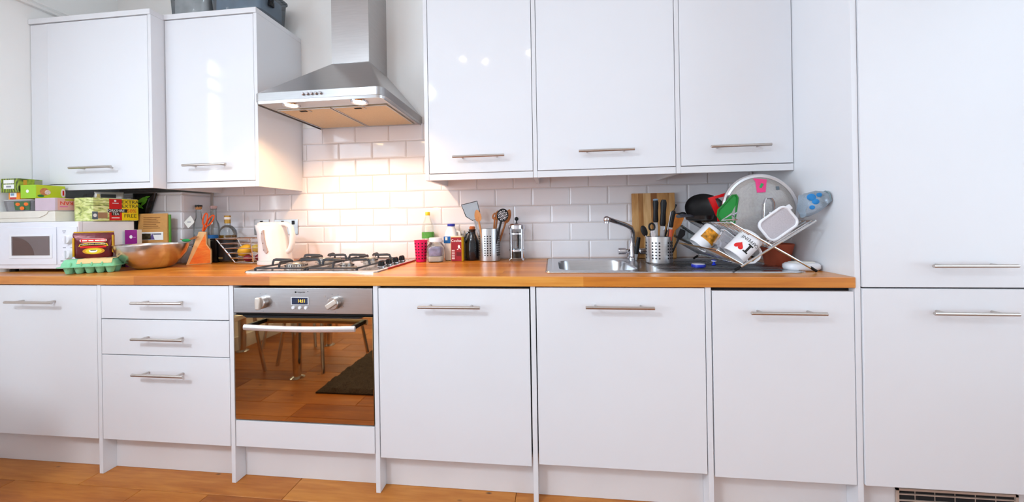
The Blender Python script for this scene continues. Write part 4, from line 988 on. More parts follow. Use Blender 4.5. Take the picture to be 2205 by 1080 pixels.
# ---- perforated holders
def holder(name, label, x, y_, z, r, h, rows, ac):
    t = on(name, label, 'utensil holder', x, y_, z)
    MB().lathe([(0, .001), (r-.002, .0005), (r, .003), (r, h-.003), (r-.0006, h), (r-.002, h), (r-.0022, .004), (0, .003)], 48).obj('cylinder', m_steel, t)
    for g in range(5):
        for j in range(3):
            for i in range(rows):
                a = -PI/2+ac + (g-2)*1.20 + (j-1)*.255
                if math.sin(a) > .25: continue
                zz_ = h*.19+i*(h*.58/(rows-1))
                MB().cyl((0, 0, 0), (.0007, 0, 0), .0038, 10).obj('hole', m_dark, t, loc=((r-.0002)*math.cos(a), (r-.0002)*math.sin(a), zz_), rot=(0, 0, a))
    return t
holder('utensil_holder', 'perforated steel holder of wooden spoons beside the coffee press', 1.595, -.090, WT, .0555, .166, 9, .0)
UB = WT+.0045
def util(name, label, x, y_, tip, cat='utensil'):
    """Empty at the utensil's lower end, local z along the handle"""
    p = Vector((x, y_, UB)); d = Vector(tip)-p
    zv = d.normalized(); xv = Vector((0, 1, 0)).cross(zv).normalized(); yv = zv.cross(xv)
    o = thing(name, label, cat, p); o.rotation_euler = Matrix((xv, yv, zv)).transposed().to_euler(); return o, d.length
def blade_prism(pts, th): return MB().prism(pts, -th/2, th/2)
m_spat = M('spatula steel', (176, 180, 186), .25, 1)
t, L = util('slotted_turner', 'wide steel fish slice leaning left in the utensil holder', 1.580, -.105, (1.497, -.098, 1.128), 'turner')
MB().cyl((0, 0, 0), (0, 0, L-.07), .0045, 10).obj('handle', m_steel, t)
TP = [(-.010, L-.075), (.012, L-.075), (.040, L-.045), (.044, L+.014), (-.042, L+.020), (-.036, L-.045)]
MB().prism(TP, -.001, .001).obj('blade', m_spat, t); MB().tube([(u, 0, v) for u, v in TP], .0022, 6, closed=True).obj('blade_edge', m_black, t)
def spoon(label, x, y_, tip, mat, hw, hh, rz=0, name='wooden_spoon', ring_=False):
    t, L = util(name, label, x, y_, tip, 'spoon')
    if rz: t.rotation_euler.rotate_axis('Z', rz)
    MB().tube([(0, 0, 0), (0, 0, L-hh*.9), (0, 0, L-hh*.6)], [.005, .0048, .006], 10).obj('handle', mat, t)
    pts = [(hw*math.sin(a)*(.80+.2*math.cos(a-.0)), L-hh/2-hh/2*math.cos(a)) for a in [2*PI*k/20 for k in range(20)]]
    if ring_:
        MB().tube([(u, 0, v) for u, v in pts], .0042, 8, closed=True).obj('bowl_ring', mat, t)
    else:
        MB().loft([[(u, -.004, v) for u, v in pts], [(u*1.0, .001, v) for u, v in pts], [(u*.86, .004, L-hh/2+(v-L+hh/2)*.9) for u, v in pts], [(u*.5, -.0005, L-hh/2+(v-L+hh/2)*.55) for u, v in pts]]).obj('spoon_bowl', mat, t, angle=70)
    return t, L
def face(t, rz): t.rotation_euler.rotate_axis('Z', rz)
t, L = spoon('pale wooden spoon in front of the fish slice', 1.585, -.128, (1.540, -.135, 1.108), m_spoon, .021, .062)
t, L = spoon('honey coloured wooden spoon with a hollow ring head', 1.607, -.110, (1.632, -.112, 1.088), m_darkspoon, .014, .030, ring_=True)
t, L = spoon('dark wooden spoon at the back of the utensil holder', 1.600, -.060, (1.640, -.060, 1.104), m_darkspoon, .016, .045)
t, L = spoon('long brown wooden spoon leaning to the right', 1.615, -.080, (1.703, -.075, 1.108), m_darkspoon, .022, .075)
t, L = util('slotted_skimmer', 'black slotted skimmer leaning right in the utensil holder', 1.612, -.122, (1.678, -.122, 1.105), 'skimmer')
MB().cyl((0, 0, 0), (0, 0, L-.055), .0055, 10).obj('handle', m_black, t)
MB().loft([[(.030*math.sin(a), y0, L-.028-.034*math.cos(a)) for a in [2*PI*k/24 for k in range(24)]] for y0 in (-.0015, .0015)]).obj('skimmer_head', m_black, t)
for i in range(-3, 4):
    for j in range(-3, 4):
        u, v = i*.0078+(.0039 if j % 2 else 0), j*.0078
        if math.hypot(u, v) < .025: MB().cyl((u, -.0018, L-.028+v), (u, .0018, L-.028+v), .0026, 8).obj('slot', m_tile, t)
# ---- cafetiere
t = on('coffee_press', 'chrome and glass coffee press with a black knob', 'coffee press', 1.738, -.080, WT)
MB().lathe([(0, .014), (.0375, .014), (.0385, .018), (.0385, .160), (.040, .166)], 32).obj('glass_beaker', m_glass, t)
MB().lathe([(0, .0145), (.0368, .0145), (.0368, .040), (0, .042)], 32).obj('coffee_grounds', M('coffee', (24, 16, 12), .4), t)
for k in range(4):
    a = PI/4+k*PI/2
    MB().tube([(.0405*math.cos(a), .0405*math.sin(a), .168), (.0405*math.cos(a), .0405*math.sin(a), .016), (.050*math.cos(a), .050*math.sin(a), .004)], .0045, 8, flat=((math.cos(a), math.sin(a), 0), .35, 1.2)).obj('frame_leg', m_chrome, t)
    MB().sphere((.049*math.cos(a), .049*math.sin(a), .004), .004, 8, 6).obj('foot', m_chrome, t)
for z in (.050, .135): MB().lathe([(.0395, z), (.0412, z), (.0412, z+.007), (.0395, z+.007)], 36).obj('frame_band', m_chrome, t)
MB().lathe([(.0432, .162), (.0438, .170), (.042, .182), (.032, .190), (.012, .194), (.006, .196), (0, .196)], 36).obj('dome_lid', m_chrome, t)
MB().cyl((0, 0, .196), (0, 0, .206), .003, 8).sphere((0, 0, .214), .0105, 16, 10).obj('plunger_knob', m_black, t)
MB().cyl((0, 0, .045), (0, 0, .162), .0022, 8).obj('plunger_rod', m_chrome, t); MB().lathe([(0, .048), (.036, .048), (.036, .052), (0, .053)], 30).obj('plunger_plate', m_chrome, t)
MB().tube([(0, .0425, .140), (0, .060, .135), (0, .064, .10), (0, .058, .068), (0, .0425, .06)], .006, 10).obj('handle', m_black, t)

# ================================================================== SINK END
SK = ZT+.0064
t = on('chopping_board', 'striped wooden chopping board leaning on the tiles behind the tap', 'chopping board', 2.437, -.040, SK-.0016)
m_stave = wood('acacia stave', (150, 94, 42), (202, 148, 86), (236, 196, 140), .5, (8, 8, 1.0), per_object=True)
for k, (u0, u1) in enumerate(((-.1045, -.074), (-.0738, -.050), (-.0498, -.012), (-.0118, .018), (.0182, .050), (.0502, .078), (.0782, .1055))):
    q = MB().box(u0, u1, -.009, .009, 0, .330); q.xf(Matrix.Rotation(-.055, 4, 'X')); q.xf(Matrix.Translation((0, 0, .0007)))
    q.obj('stave', m_stave, t, bevel=.0005, seg=1)
holder('cutlery_holder', 'perforated steel holder of knives standing on the drainer', 2.404, -.235, SK, .0575, .118, 6, -.50)
UB = SK+.0045
def knife(name, label, x, y_, tip, hl, hr, mat=m_black, cap=None, cat='knife', blade=True):
    t, L = util(name, label, x, y_, tip, cat)
    MB().tube([(0, 0, L-hl), (0, 0, L-hl*.92), (0, 0, L-hl*.5), (0, 0, L-hl*.12), (0, 0, L)], [hr*.8, hr*1.05, hr*.9, hr*1.1, hr*.75], 12, flat=((1, 0, 0), 1.0, .72)).obj('handle', mat, t, angle=60)
    if blade: MB().prism([(-hr*.8, L-hl-.0005), (hr*.8, L-hl-.0005), (hr*.8, .02), (0, 0), (-hr*.8, .02)], -.001, .001).obj('blade', m_spat, t)
    if cap: MB().sphere((0, 0, L-.001), hr*1.05, 12, 8, (1, .8, .45)).obj('end_cap', cap, t)
    return t, L
knife('kitchen_knife', 'black handled knife with a pale blue end cap', 2.392, -.225, (2.398, -.215, 1.136), .105, .0118, cap=M('pale blue steel', (150, 180, 206), .3, .5))
knife('kitchen_knife', 'black handled knife, tallest in the cutlery holder', 2.412, -.240, (2.428, -.235, 1.134), .120, .0130)
t, L = knife('swivel_peeler', 'steel peeler with a slim black grip leaning right', 2.418, -.262, (2.462, -.262, 1.082), .075, .0095, cat='peeler')
MB().tube([(0, 0, L), (.004, 0, L+.014), (.006, 0, L+.030)], [.002, .002, .0048], 8).obj('peeler_loop', m_black, t)
MB().cyl((-.011, 0, L-.09), (-.011, 0, L-.005), .0022, 8).obj('grip_edge', m_chrome, t)
t, L = util('can_opener', 'chrome can opener with looped black top', 2.378, -.262, (2.366, -.262, 1.022), 'can opener')
lp_ = [(.012*math.sin(a), 0, L-.010-.016*math.cos(a)) for a in [2*PI*k/14 for k in range(14)]]
MB().tube(lp_, .0042, 8, closed=True).obj('loop', m_black, t); MB().box(-.008, .008, -.004, .004, L-.075, L-.026).obj('arms', m_chrome, t, bevel=.002)
MB().cyl((0, -.008, L-.045), (0, .008, L-.045), .011, 14).obj('cutting_wheel', m_chrome, t); MB().cyl((0, 0, 0), (0, 0, L-.075), .004, 8).obj('shank', m_chrome, t)
t, L = util('black_spoon', 'black nylon spoon leaning left out of the cutlery holder', 2.383, -.245, (2.335, -.230, 1.010), 'spoon')
MB().cyl((0, 0, 0), (0, 0, L-.04), .004, 8).obj('handle', m_chrome, t); MB().sphere((0, 0, L-.018), .026, 16, 8, (.55, .22, 1)).obj('spoon_bowl', m_black, t)
t, L = util('wooden_spatula', 'orange brown wooden spatula at the right of the cutlery holder', 2.428, -.225, (2.492, -.225, 1.066), 'spatula')
MB().tube([(0, 0, 0), (0, 0, L-.075)], [.006, .007], 10, flat=((1, 0, 0), 1, .6)).obj('handle', m_orwood, t)
MB().prism([(-.008, L-.076), (.008, L-.076), (.026, L-.045), (.030, L-.008), (.024, L), (-.016, L), (-.024, L-.010), (-.022, L-.045)], -.003, .003).obj('blade', M('spatula wood', (206, 122, 46), .5, var=.12, scale=40, stretch=(6, 6, 1)), t, bevel=.0015)
t, L = util('black_ladle', 'black ladle with a curved handle behind the wooden spatula', 2.420, -.205, (2.470, -.195, 1.075), 'ladle')
MB().tube([(0, 0, 0), (-.004, 0, L*.5), (.004, 0, L*.85), (.028, 0, L), (.048, 0, L+.006)], .0045, 8).obj('handle', m_black, t)
MB().sphere((.056, 0, L+.004), .014, 12, 8, (1.1, .8, .8)).obj('ladle_bowl', m_black, t)
t, L = util('black_turner', 'black nylon turner leaning right below the pan handle', 2.438, -.250, (2.500, -.262, .998), 'turner')
MB().cyl((0, 0, 0), (0, 0, L-.045), .0042, 8).obj('handle', m_black, t); MB().prism([(-.008, L-.045), (.008, L-.045), (.018, L-.02), (.012, L), (-.012, L)], -.002, .002).obj('blade', m_black, t, bevel=.001)
t, L = util('red_handled_knife', 'knife with a red brown handle in the cutlery holder', 2.430, -.272, (2.446, -.274, 1.000), 'knife')
MB().tube([(0, 0, L-.05), (0, 0, L)], [.008, .0075], 10, flat=((1, 0, 0), 1, .6)).obj('handle', M('red brown handle', (176, 74, 44), .4), t); MB().box(-.006, .006, -.001, .001, 0, L-.05).obj('blade', m_spat, t)
t = thing('paring_knife', 'black handled paring knife leaning on the left of the cutlery holder', 'knife', (2.316, -.155, SK), rot=(0, .16, 0))
MB().tube([(0, 0, .030), (0, 0, .06), (0, 0, .112)], [.0095, .0105, .0085], 12, flat=((1, 0, 0), 1, .7)).obj('handle', m_black, t); MB().prism([(-.008, .030), (.008, .030), (.005, .001), (-.002, .001)], -.001, .001).obj('blade', m_spat, t)

# ---- blue lid, blue stopper
t = on('blue_jar_lid', 'blue and white jar lid lying on the drainer', 'lid', 2.512, -.395, SK)
MB().lathe([(0, .0005), (.026, .0005), (.027, .002), (.027, .010), (.026, .0115), (.0, .0115)], 28).obj('rim', M('cobalt blue', (24, 44, 168), .3), t); MB().lathe([(0, .0117), (.0245, .0117), (.0240, .0130), (0, .0130)], 28).obj('top', M('pale lid', (214, 214, 230), .35), t)
t = on('blue_stopper', 'tiny blue stopper on the drainer under the dish rack', 'stopper', 2.600, -.330, SK)
MB().lathe([(0, .0005), (.008, .0005), (.008, .004), (.004, .006), (.004, .012), (.0085, .014), (.0085, .020), (0, .022)], 18).obj('plug', M('bright blue', (30, 60, 210), .3), t); MB().lathe([(.009, .0145), (.0105, .016), (.009, .0185)], 18).obj('white_ring', m_plastic, t)

# ---- terracotta pot and white box behind the rack
t = on('terracotta_pot', 'terracotta plant pot standing behind the dish rack', 'pot', 2.866, -.300, WT)
m_terra = M('terracotta', (178, 84, 56), .75, var=.06, scale=30)
MB().lathe([(0, .001), (.042, .0005), (.044, .004), (.055, .066), (.0565, .068), (.061, .090), (.0595, .092), (.055, .090), (.052, .066), (.040, .006), (0, .005)], 36).obj('pot', m_terra, t)
t = on('white_soap_tray', 'white plastic tray lying at the right end of the worktop', 'tray', 2.868, -.446, WT, 0)
t.scale = (1.55, 1.25, 1.1)
MB().loft([[(x, y_, z) for x, y_ in rrect(w_, d_, .02, 4)] for z, w_, d_ in ((.0005, .068, .05), (.008, .076, .058), (.020, .076, .056), (.026, .068, .046))]).obj('tray', m_plastic, t, angle=60)
MB().loft([[(x, y_, z) for x, y_ in rrect(w_, d_, .012, 4)] for z, w_, d_ in ((.0262, .058, .036), (.030, .052, .032))]).obj('cover', m_paper, t, angle=60)

# ================================================================== DISH RACK
RY0, RY1 = -.522, -.130
t = thing('dish_rack', 'folding crossed wire dish rack standing on the drainer, loaded with washing up', 'dish rack', (2.724, -.33, ZT))
def RK(x, y_, z): return (x-2.724, y_+.33, z-ZT)
FL, FR, TL, TR, CR = (2.594, .8550), (2.874, .8505), (2.581, 1.032), (2.870, 1.033), (2.724, .9375)
LB, LT = (2.622, .874), (2.531, .929)
for yy in (RY0, RY1):
    MB().tube([RK(FL[0], yy, FL[1]), RK(TR[0], yy, TR[1])], .0042, 8).obj('cross_leg', m_wire, t)
    MB().tube([RK(FR[0], yy+.008, FR[1]), RK(TL[0], yy+.008, TL[1])], .0042, 8).obj('cross_leg', m_wire, t)
    for q in (FL, FR):
        dx = .018 if q is FL else -.018
        MB().tube([RK(q[0]-dx*.12, yy+(.008 if q is FR else 0), q[1]-.0012), RK(q[0]+dx, yy+(.008 if q is FR else 0), q[1]+.0125)], .0052, 8).obj('rubber_foot', m_black, t)
    MB().tube([RK(LB[0], yy, LB[1]), RK(LT[0], yy, LT[1])], .003, 8).obj('tray_side', m_wire, t)
for q in (TL, TR, CR, LB, LT):
    MB().tube([RK(q[0], RY0, q[1]), RK(q[0], RY1+.008, q[1])], .0038, 8).obj('long_rail', m_wire, t)
wl = {}
def wire(a, b, yy, key):
    if key not in wl: wl[key] = MB().tube([(a[0]-2.724, 0, a[1]-ZT), (b[0]-2.724, 0, b[1]-ZT)], .0021, 6).mesh('tray_wire')
    link('tray_wire', wl[key], m_wire, t, (0, yy+.33, 0))
for k in range(15):
    yy = RY0+.022+(RY1-RY0-.03)*k/14
    wire(CR, TR, yy, 'r'); wire(CR, TL, yy, 'l')
for k in range(24):
    yy = RY0+.012+(RY1-RY0-.016)*k/23
    wire(LB, LT, yy, 'b')

# ---- things in the rack
def curved_text(name, s_, size, mat, parent, r, z, a0=-PI/2, sx=1):
    o = text(name, s_, size, mat, parent, (0, 0, 0), rot=(0, 0, 0), ext=.0002); o.scale = (1, 1, 1)
    for v in o.data.vertices:
        x, y_, e = v.co; a = a0+x*sx/r; rr = r+.0004+max(0, e); v.co = (rr*math.cos(a), rr*math.sin(a), z+y_)
    return o
def mug(label, cen, th, r, h, mat=m_plastic):
    ax = Vector((math.sin(th), 0, math.cos(th))); b0 = Vector(cen)-ax*h/2
    t = thing('mug', label, 'mug', b0, rot=(0, th, 0))
    MB().lathe([(0, .001), (r*.82, .0005), (r*.95, .004), (r, .012), (r, h-.002), (r-.0015, h), (r-.0035, h-.002), (r-.004, .008), (0, .006)], 40).obj('cup', mat, t)
    hp_ = [(-r*.97, 0, h*.80), (-r-.014, 0, h*.84), (-r-.028, 0, h*.70), (-r-.030, 0, h*.48), (-r-.020, 0, h*.28), (-r*.97, 0, h*.20)]
    sm_ = []
    for i in range(len(hp_)-1): sm_ += [Vector(hp_[i]).lerp(Vector(hp_[i+1]), k/3) for k in range(3)]
    MB().tube(sm_+[Vector(hp_[-1])], .0062, 10, flat=((0, 1, 0), 1.2, .8)).obj('handle', mat, t, angle=80)
    return t
m_mugw = M('white glazed mug', (240, 240, 244), .12, var=.005, coat=.3)
TH_ = math.radians(-136)
t = mug('white mug printed I heart CAFFEINE upside down at the front of the rack', (2.650, -.468, .9405), TH_, .043, .108, m_mugw)
def patch(mb, r, a0, u0, u1, v0, v1, n=6):
    vs = []
    for k in range(n+1):
        a = a0+(u0+(u1-u0)*k/n)/r
        for rr in (r+.0001, r+.0007):
            for v in (v0, v1): vs.append((rr*math.cos(a), rr*math.sin(a), v))
    mb.loft([[vs[4*k], vs[4*k+1], vs[4*k+3], vs[4*k+2]] for k in range(n+1)])
li = MB()
patch(li, .043, -PI/2-.05, -.0042, .0042, .050, .079); patch(li, .043, -PI/2-.05, -.0105, .0105, .0465, .0515); patch(li, .043, -PI/2-.05, -.0105, .0105, .0775, .0825)
li.obj('lettering', m_inkb, t)
curved_text('lettering', 'CAFFEINE', .0170, m_inkb, t, .043, .036, -PI/2+.20, 1.05)
ht = []
for k in range(28):
    a = 2*PI*k/28; ht.append((.0165/16*16*math.sin(a)**3, .0165/16*(13*math.cos(a)-5*math.cos(2*a)-2*math.cos(3*a)-math.cos(4*a))))
hm = MB()
for rr in (.0431, .0436): pass
hv = [((.0437)*math.cos(-PI/2+.66+u/.0437), (.0437)*math.sin(-PI/2+.66+u/.0437), .073+v) for u, v in ht]
cen_ = (.0438*math.cos(-PI/2+.66), .0438*math.sin(-PI/2+.66), .073)
hm.add(hv+[cen_], [(k, (k+1) % 28, 28) for k in range(28)]).obj('heart', m_red, t)
t = mug('white mug with a golden picture lying further back in the rack', (2.568, -.335, .9665), TH_, .041, .100, m_mugw)
nseg = 14; gv = []; gf = []
for k in range(nseg+1):
    a = -PI/2-.95+1.75*k/nseg
    for z in (.018, .068): gv.append((.0415*math.cos(a), .0415*math.sin(a), z))
for k in range(nseg): gf.append((2*k, 2*k+2, 2*k+3, 2*k+1))
MB().add(gv, gf).obj('golden_picture', M('gold brown picture', (196, 130, 30), .3, var=.7, scale=60), t)
t = thing('clear_food_tub', 'clear plastic tub wedged between the two mugs', 'tub', (2.592, -.40, .928), rot=(0, math.radians(40), 0))
t.scale = (1, 1, .66)
MB().loft([[(x, y_, z) for x, y_ in rrect(w_, d_, .012, 4)] for z, w_, d_ in ((0, .056, .034), (.095, .066, .042), (.098, .072, .048))], cap=False).add([(x, y_, 0) for x, y_ in rrect(.056, .034, .012, 4)], [tuple(range(20))]).obj('tub_body', m_clearp, t)
MB().tube([(x, y_, .098) for x, y_ in rrect(.072, .048, .012, 4)], .002, 6, closed=True).obj('rim', m_plastic, t)
t = thing('drinking_glass', 'clear glass tumbler lying at the back left of the rack', 'glass', (2.582, -.18, .942), rot=(0, math.radians(-58), 0))
MB().lathe([(0, .001), (.026, .0005), (.028, .006), (.034, .088), (.0325, .088), (.0265, .008), (0, .007)], 32).obj('tumbler', m_glass, t); MB().lathe([(0, .0), (.0255, .0), (.0255, -.0005), (0, -.0006)], 24).obj('thick_base', m_clearp, t)

# glass pan lid
t = thing('glass_pan_lid', 'large domed glass pan lid with a steel rim and strap handle', 'pan lid', (2.752, -.405, .9365), rot=(math.radians(-6), 0, 0))
R_ = .141
def ring3(rr, yy, n=56): return [(rr*math.cos(2*PI*k/n), yy, R_+.003+rr*math.sin(2*PI*k/n)) for k in range(n)]
MB().loft([ring3(R_-.002, .004), ring3(R_+.003, .001), ring3(R_+.003, -.007), ring3(R_-.003, -.013), ring3(R_-.012, -.011), ring3(R_-.013, .0)], cap=False).obj('steel_rim', M('rim steel', (214, 212, 214), .32, .85), t)
m_lidg = thin_glass('lid glass', (226, 224, 224), .05, .9, .42, (224, 220, 216))
MB().loft([ring3(R_-.008, -.006), ring3(R_*.82, -.016), ring3(R_*.55, -.024), ring3(R_*.25, -.028), ring3(.001, -.029)], cap=False).obj('glass_dome', m_lidg, t, angle=80)
MB().loft([ring3(R_-.012, -.0035), ring3(R_-.030, -.0085)], cap=False).obj('inner_band', M('band steel', (150, 128, 116), .25, 1), t)
cz = R_-.012
hq = [(-.018, -.027, cz-.046), (-.019, -.050, cz-.040), (-.017, -.060, cz+.028), (-.008, -.063, cz+.050), (.010, -.063, cz+.050), (.020, -.060, cz+.034), (.024, -.052, cz-.004), (.024, -.027, cz-.010)]
MB().tube(hq, .007, 10, flat=((0, 1, 0), 1.3, .5)).obj('strap_handle', m_chrome, t)
MB().cyl((-.018, -.032, cz-.046), (-.018, -.026, cz-.046), .011, 16).obj('handle_rivet', m_chrome, t); MB().cyl((.024, -.032, cz-.010), (.024, -.026, cz-.010), .011, 16).obj('handle_rivet', m_chrome, t)
pl_ = MB().prism([(-.020, .205+.003), (.012, .206+.003), (.026, .262), (-.024, .268), (-.018, .255)], -.0005, .0005); pl_.v = [(x, -.0285+(z-.208)*.20+y_, z) for x, y_, z in pl_.v]
pl_.obj('pink_sticker', M('hot pink sticker', (232, 60, 130), .45), t)
gs = MB().box(-.004, .005, -.0255, -.0230, .226, .246, rot=Matrix.Rotation(.5, 3, 'Y')); gs.obj('green_mark', M('green mark', (40, 160, 90), .5), t)
box('grey_mark', M('grey mark', (96, 110, 120), .5), t, .055, .067, -.0235, -.0225, .218, .232)

def slab_obj(name, mat, parent, poly, th, bevel=.002): return MB().prism(poly, -th/2, th/2).obj(name, mat, parent, bevel=bevel)
# white edged tub lid in front
t = thing('clip_lid_container', 'frosted food container with a white clip lid leaning on the right tray', 'food container', (2.758, -.487, .9575), rot=(0, math.radians(-36), 0))
t.scale = (.88, 1, .88)
lp0 = rrect(.138, .098, .026, 5, .046, .060)
MB().loft([[(u, y_, v) for u, v in lp0] for y_ in (-.008, .006)]).obj('clip_lid', thin_glass('frosted white', (240, 236, 240), .25, 1, .62, (232, 226, 232)), t)
MB().tube([(u, -.008, v) for u, v in lp0], .0055, 8, closed=True).obj('lid_rim', m_plastic, t)
MB().loft([[(u, y_, v) for u, v in rrect(w_, h_, .022, 5, .046, .060)] for y_, w_, h_ in ((.0065, .124, .084), (.026, .116, .076))]).obj('container_body', m_clearp, t)
box('clip', m_plastic, t, .110, .134, -.006, .004, .075, .098, .003)
t = thing('clear_container_lid', 'clear container lid standing behind the glass pan lid', 'container lid', (2.742, -.350, .960), rot=(0, math.radians(-28), 0))
lp1 = rrect(.10, .078, .020, 5, .035, .048)
MB().loft([[(u, y_, v) for u, v in lp1] for y_ in (-.004, .004)]).obj('sheet', m_clearp, t); MB().tube([(u, -.004, v) for u, v in lp1], .004, 8, closed=True).obj('rim', m_cream, t)
# green lid, red lid
t = thing('green_plastic_lid', 'bright green plastic tub lid standing in the rack', 'lid', (2.603, -.405, 1.026), rot=(0, math.radians(24), 0))
gpoly = [(-.036, .042), (-.030, .020), (.0, .0), (.034, .006), (.040, .020), (.012, .116), (.002, .124), (-.010, .118)]
m_green = M('green plastic', (24, 140, 52), .3)
slab_obj('sheet', m_green, t, gpoly, .005); MB().tube([(u, -.003, v) for u, v in gpoly], .0042, 8, closed=True).obj('rim', M('dark green plastic', (20, 120, 44), .3), t)
t = thing('red_plastic_slicer', 'red plastic slicer with an open centre behind the green lid', 'slicer', (2.604, -.352, 1.024))
ro_ = [(-.032, .108), (.052, .132), (.060, .090), (.030, .030), (.0, .030)]; ri = [(-.006, .104), (.036, .114), (.038, .092), (.022, .064), (.006, .070)]
sl = MB()
sl.loft([[(u, -.004, v) for u, v in ro_], [(u, .004, v) for u, v in ro_], [(u, .004, v) for u, v in ri], [(u, -.004, v) for u, v in ri], [(u, -.004, v) for u, v in ro_]], cap=False).obj('frame', M('red plastic', (214, 20, 26), .3), t)
slab_obj('stem', M('red plastic b', (206, 20, 26), .3), t, [(.004, 0), (.022, 0), (.028, .0295), (.002, .0295)], .007)
# black wok and frying pan handle
m_pan = M('black non-stick', (30, 29, 30), .35, var=.15, scale=40)
t = thing('black_wok', 'black wok lying tilted on the left side of the rack', 'wok', (2.632, -.215, 1.0200), rot=(math.radians(56), math.radians(-14), 0))
t.scale = (.80, .80, .80)
MB().lathe([(0, .0), (.045, .001), (.07, .010), (.096, .034), (.104, .050), (.1055, .050), (.099, .034), (.072, .014), (.045, .005), (0, .004)], 40, (0, .075)).obj('pan', m_pan, t)
MB().tube([(-.01, -.028, .046), (-.03, -.055, .052), (-.06, -.09, .046)], [.007, .008, .009], 10).obj('stub_handle', m_black, t)
t = thing('frying_pan', 'small frying pan with a long dark handle pointing left across the rack', 'frying pan', (2.555, -.30, 1.0372), rot=(0, 0, 0))
MB().lathe([(0, 0), (.040, 0), (.052, .006), (.056, .022), (.0545, .022), (.050, .008), (.038, .004), (0, .0035)], 32).obj('pan', m_pan, t)
MB().tube([(-.040, -.036, .018), (-.060, -.058, .022), (-.105, -.105, .022), (-.132, -.132, .020)], [.006, .0075, .0095, .0085], 12, flat=((0, 0, 1), .75, 1.1)).obj('handle', M('blue black handle', (34, 38, 50), .4), t)
t = thing('steel_sieve', 'small steel gadget with a triangular opening on the rack', 'gadget', (2.600, -.475, 1.0372))
tri = [(-.030, 0, .003), (.026, 0, .003), (.004, 0, .026)]
MB().tube(tri, .0042, 8, closed=True).obj('triangle', m_chrome, t); MB().tube([(.01, 0, .02), (.03, .01, .03)], .003, 6).obj('tab', m_chrome, t)
t = thing('plastic_bag_cup', 'crumpled clear plastic bag with blue print hooked on the right end of the rack', 'plastic bag', (2.876, -.497, 1.0365))
m_bagc = thin_glass('crumpled film', (228, 238, 246), .15, 1.2, .35, (206, 220, 232))
rg = []
for k, (x0, w_, h_) in enumerate(((-.034, .055, .085), (-.012, .060, .090), (.012, .058, .084), (.034, .054, .066), (.048, .050, .05))):
    rg.append([(x0+.004*math.sin(i*1.7+k), w_/2*math.cos(2*PI*i/18)*(1+.07*math.sin(i*2.3+k)), .052+.010*k*.6+h_/2*math.sin(2*PI*i/18)*(1+.06*math.cos(i*1.9+k))) for i in range(18)])
MB().loft(rg).obj('film', m_bagc, t, angle=50)
for (u, v, s_) in ((-.022, .082, .016), (-.008, .066, .013), (.004, .090, .010), (-.020, .045, .010)): MB().sphere((u, -.0310, v), s_, 12, 6, (1, .10, .8)).obj('blue_print', M('sky blue print', (30, 130, 200), .4, var=.15), t)
MB().tube([(.046, .024*math.cos(2*PI*k/16), .078+.026*math.sin(2*PI*k/16)) for k in range(16)], .0028, 6, closed=True).obj('rolled_rim', M('grey film rim', (120, 140, 146), .3), t)

# ================================================================== ON TOP OF THE WALL CABINETS
def storage(label, x0, x1, y0, y1, z, h, mat, content, ccol, fill):
    t = thing('storage_box', label, 'storage box', ((x0+x1)/2, (y0+y1)/2, z)); w_, d_ = x1-x0, y1-y0
    MB().loft([[(x, y_, zz_) for x, y_ in rrect(w_*f, d_*f, .02, 4)] for zz_, f in ((.0008, .9), (.006, .93), (h, 1.0))], cap=False).add([(x, y_, .0008) for x, y_ in rrect(w_*.9, d_*.9, .02, 4)], [tuple(range(20))]).obj('box_body', mat, t)
    MB().loft([[(x, y_, h+zz_) for x, y_ in rrect(w_+.012, d_+.012, .022, 4)] for zz_ in (.0005, .014)]).obj('lid', mat, t, bevel=.003)
    MB().loft([[(x, y_, zz_) for x, y_ in rrect(w_*.90, d_*.90, .03, 4)] for zz_ in (fill, h-.01)]).obj('contents', M(content, ccol, .6, var=.2, scale=14), t)
    for s in (1,):
        MB().tube([(s*(w_/2+.010), -.03, h-.005), (s*(w_/2+.016), -.03, h-.04), (s*(w_/2+.008), -.03, h-.065)], .006, 8).obj('clip_handle', m_black, t)
        box('clip_plate', m_black, t, s*(w_/2-.004)+.004, s*(w_/2-.004)+.018, -.045, -.015, h-.075, h-.045, .003)
    return t
m_boxc = thin_glass('storage plastic', (214, 222, 228), .08, 1, .12, (220, 226, 230))
storage('grey blue filled storage box on the cabinet beside the hood', .165, .452, -.25, -.05, 2.1188, .16, m_boxc, 'blue grey fabric', (120, 142, 160), .055)
storage('clear storage box of pale things on top of the wall cabinet', -.075, .145, -.25, -.05, 2.1188, .16, m_boxc, 'pale fabric', (222, 214, 206), .012)

# ================================================================== CEILING SPOTLIGHTS, ADDED FILL LIGHT AND THE DINING END (seen in the oven door)
m_spotlens = M('lit spot lens', (255, 238, 205), .4, emit=30)
for i, (x, y_) in enumerate(((1.149, -1.865), (1.338, -1.944), (1.751, -1.826))):
    t = thing('ceiling_spotlight', ['chrome ceiling spotlight nearest the hood', 'chrome ceiling spotlight in the middle of the three', 'chrome ceiling spotlight nearest the tall unit'][i], 'spotlight', (x, y_, ZC-.0005), group='ceiling spotlights')
    MB().lathe([(0, 0), (.04, 0), (.04, -.012), (.012, -.016), (.010, -.05), (0, -.05)], 20).obj('mount', m_chrome, t)
    MB().lathe([(.014, -.05), (.026, -.06), (.030, -.11), (.028, -.112), (.024, -.066), (.0, -.055)], 20).obj('shade', m_chrome, t)
    MB().sphere((0, 0, -.106), .0235, 16, 10, (1, 1, .7)).obj('lamp', m_spotlens, t)

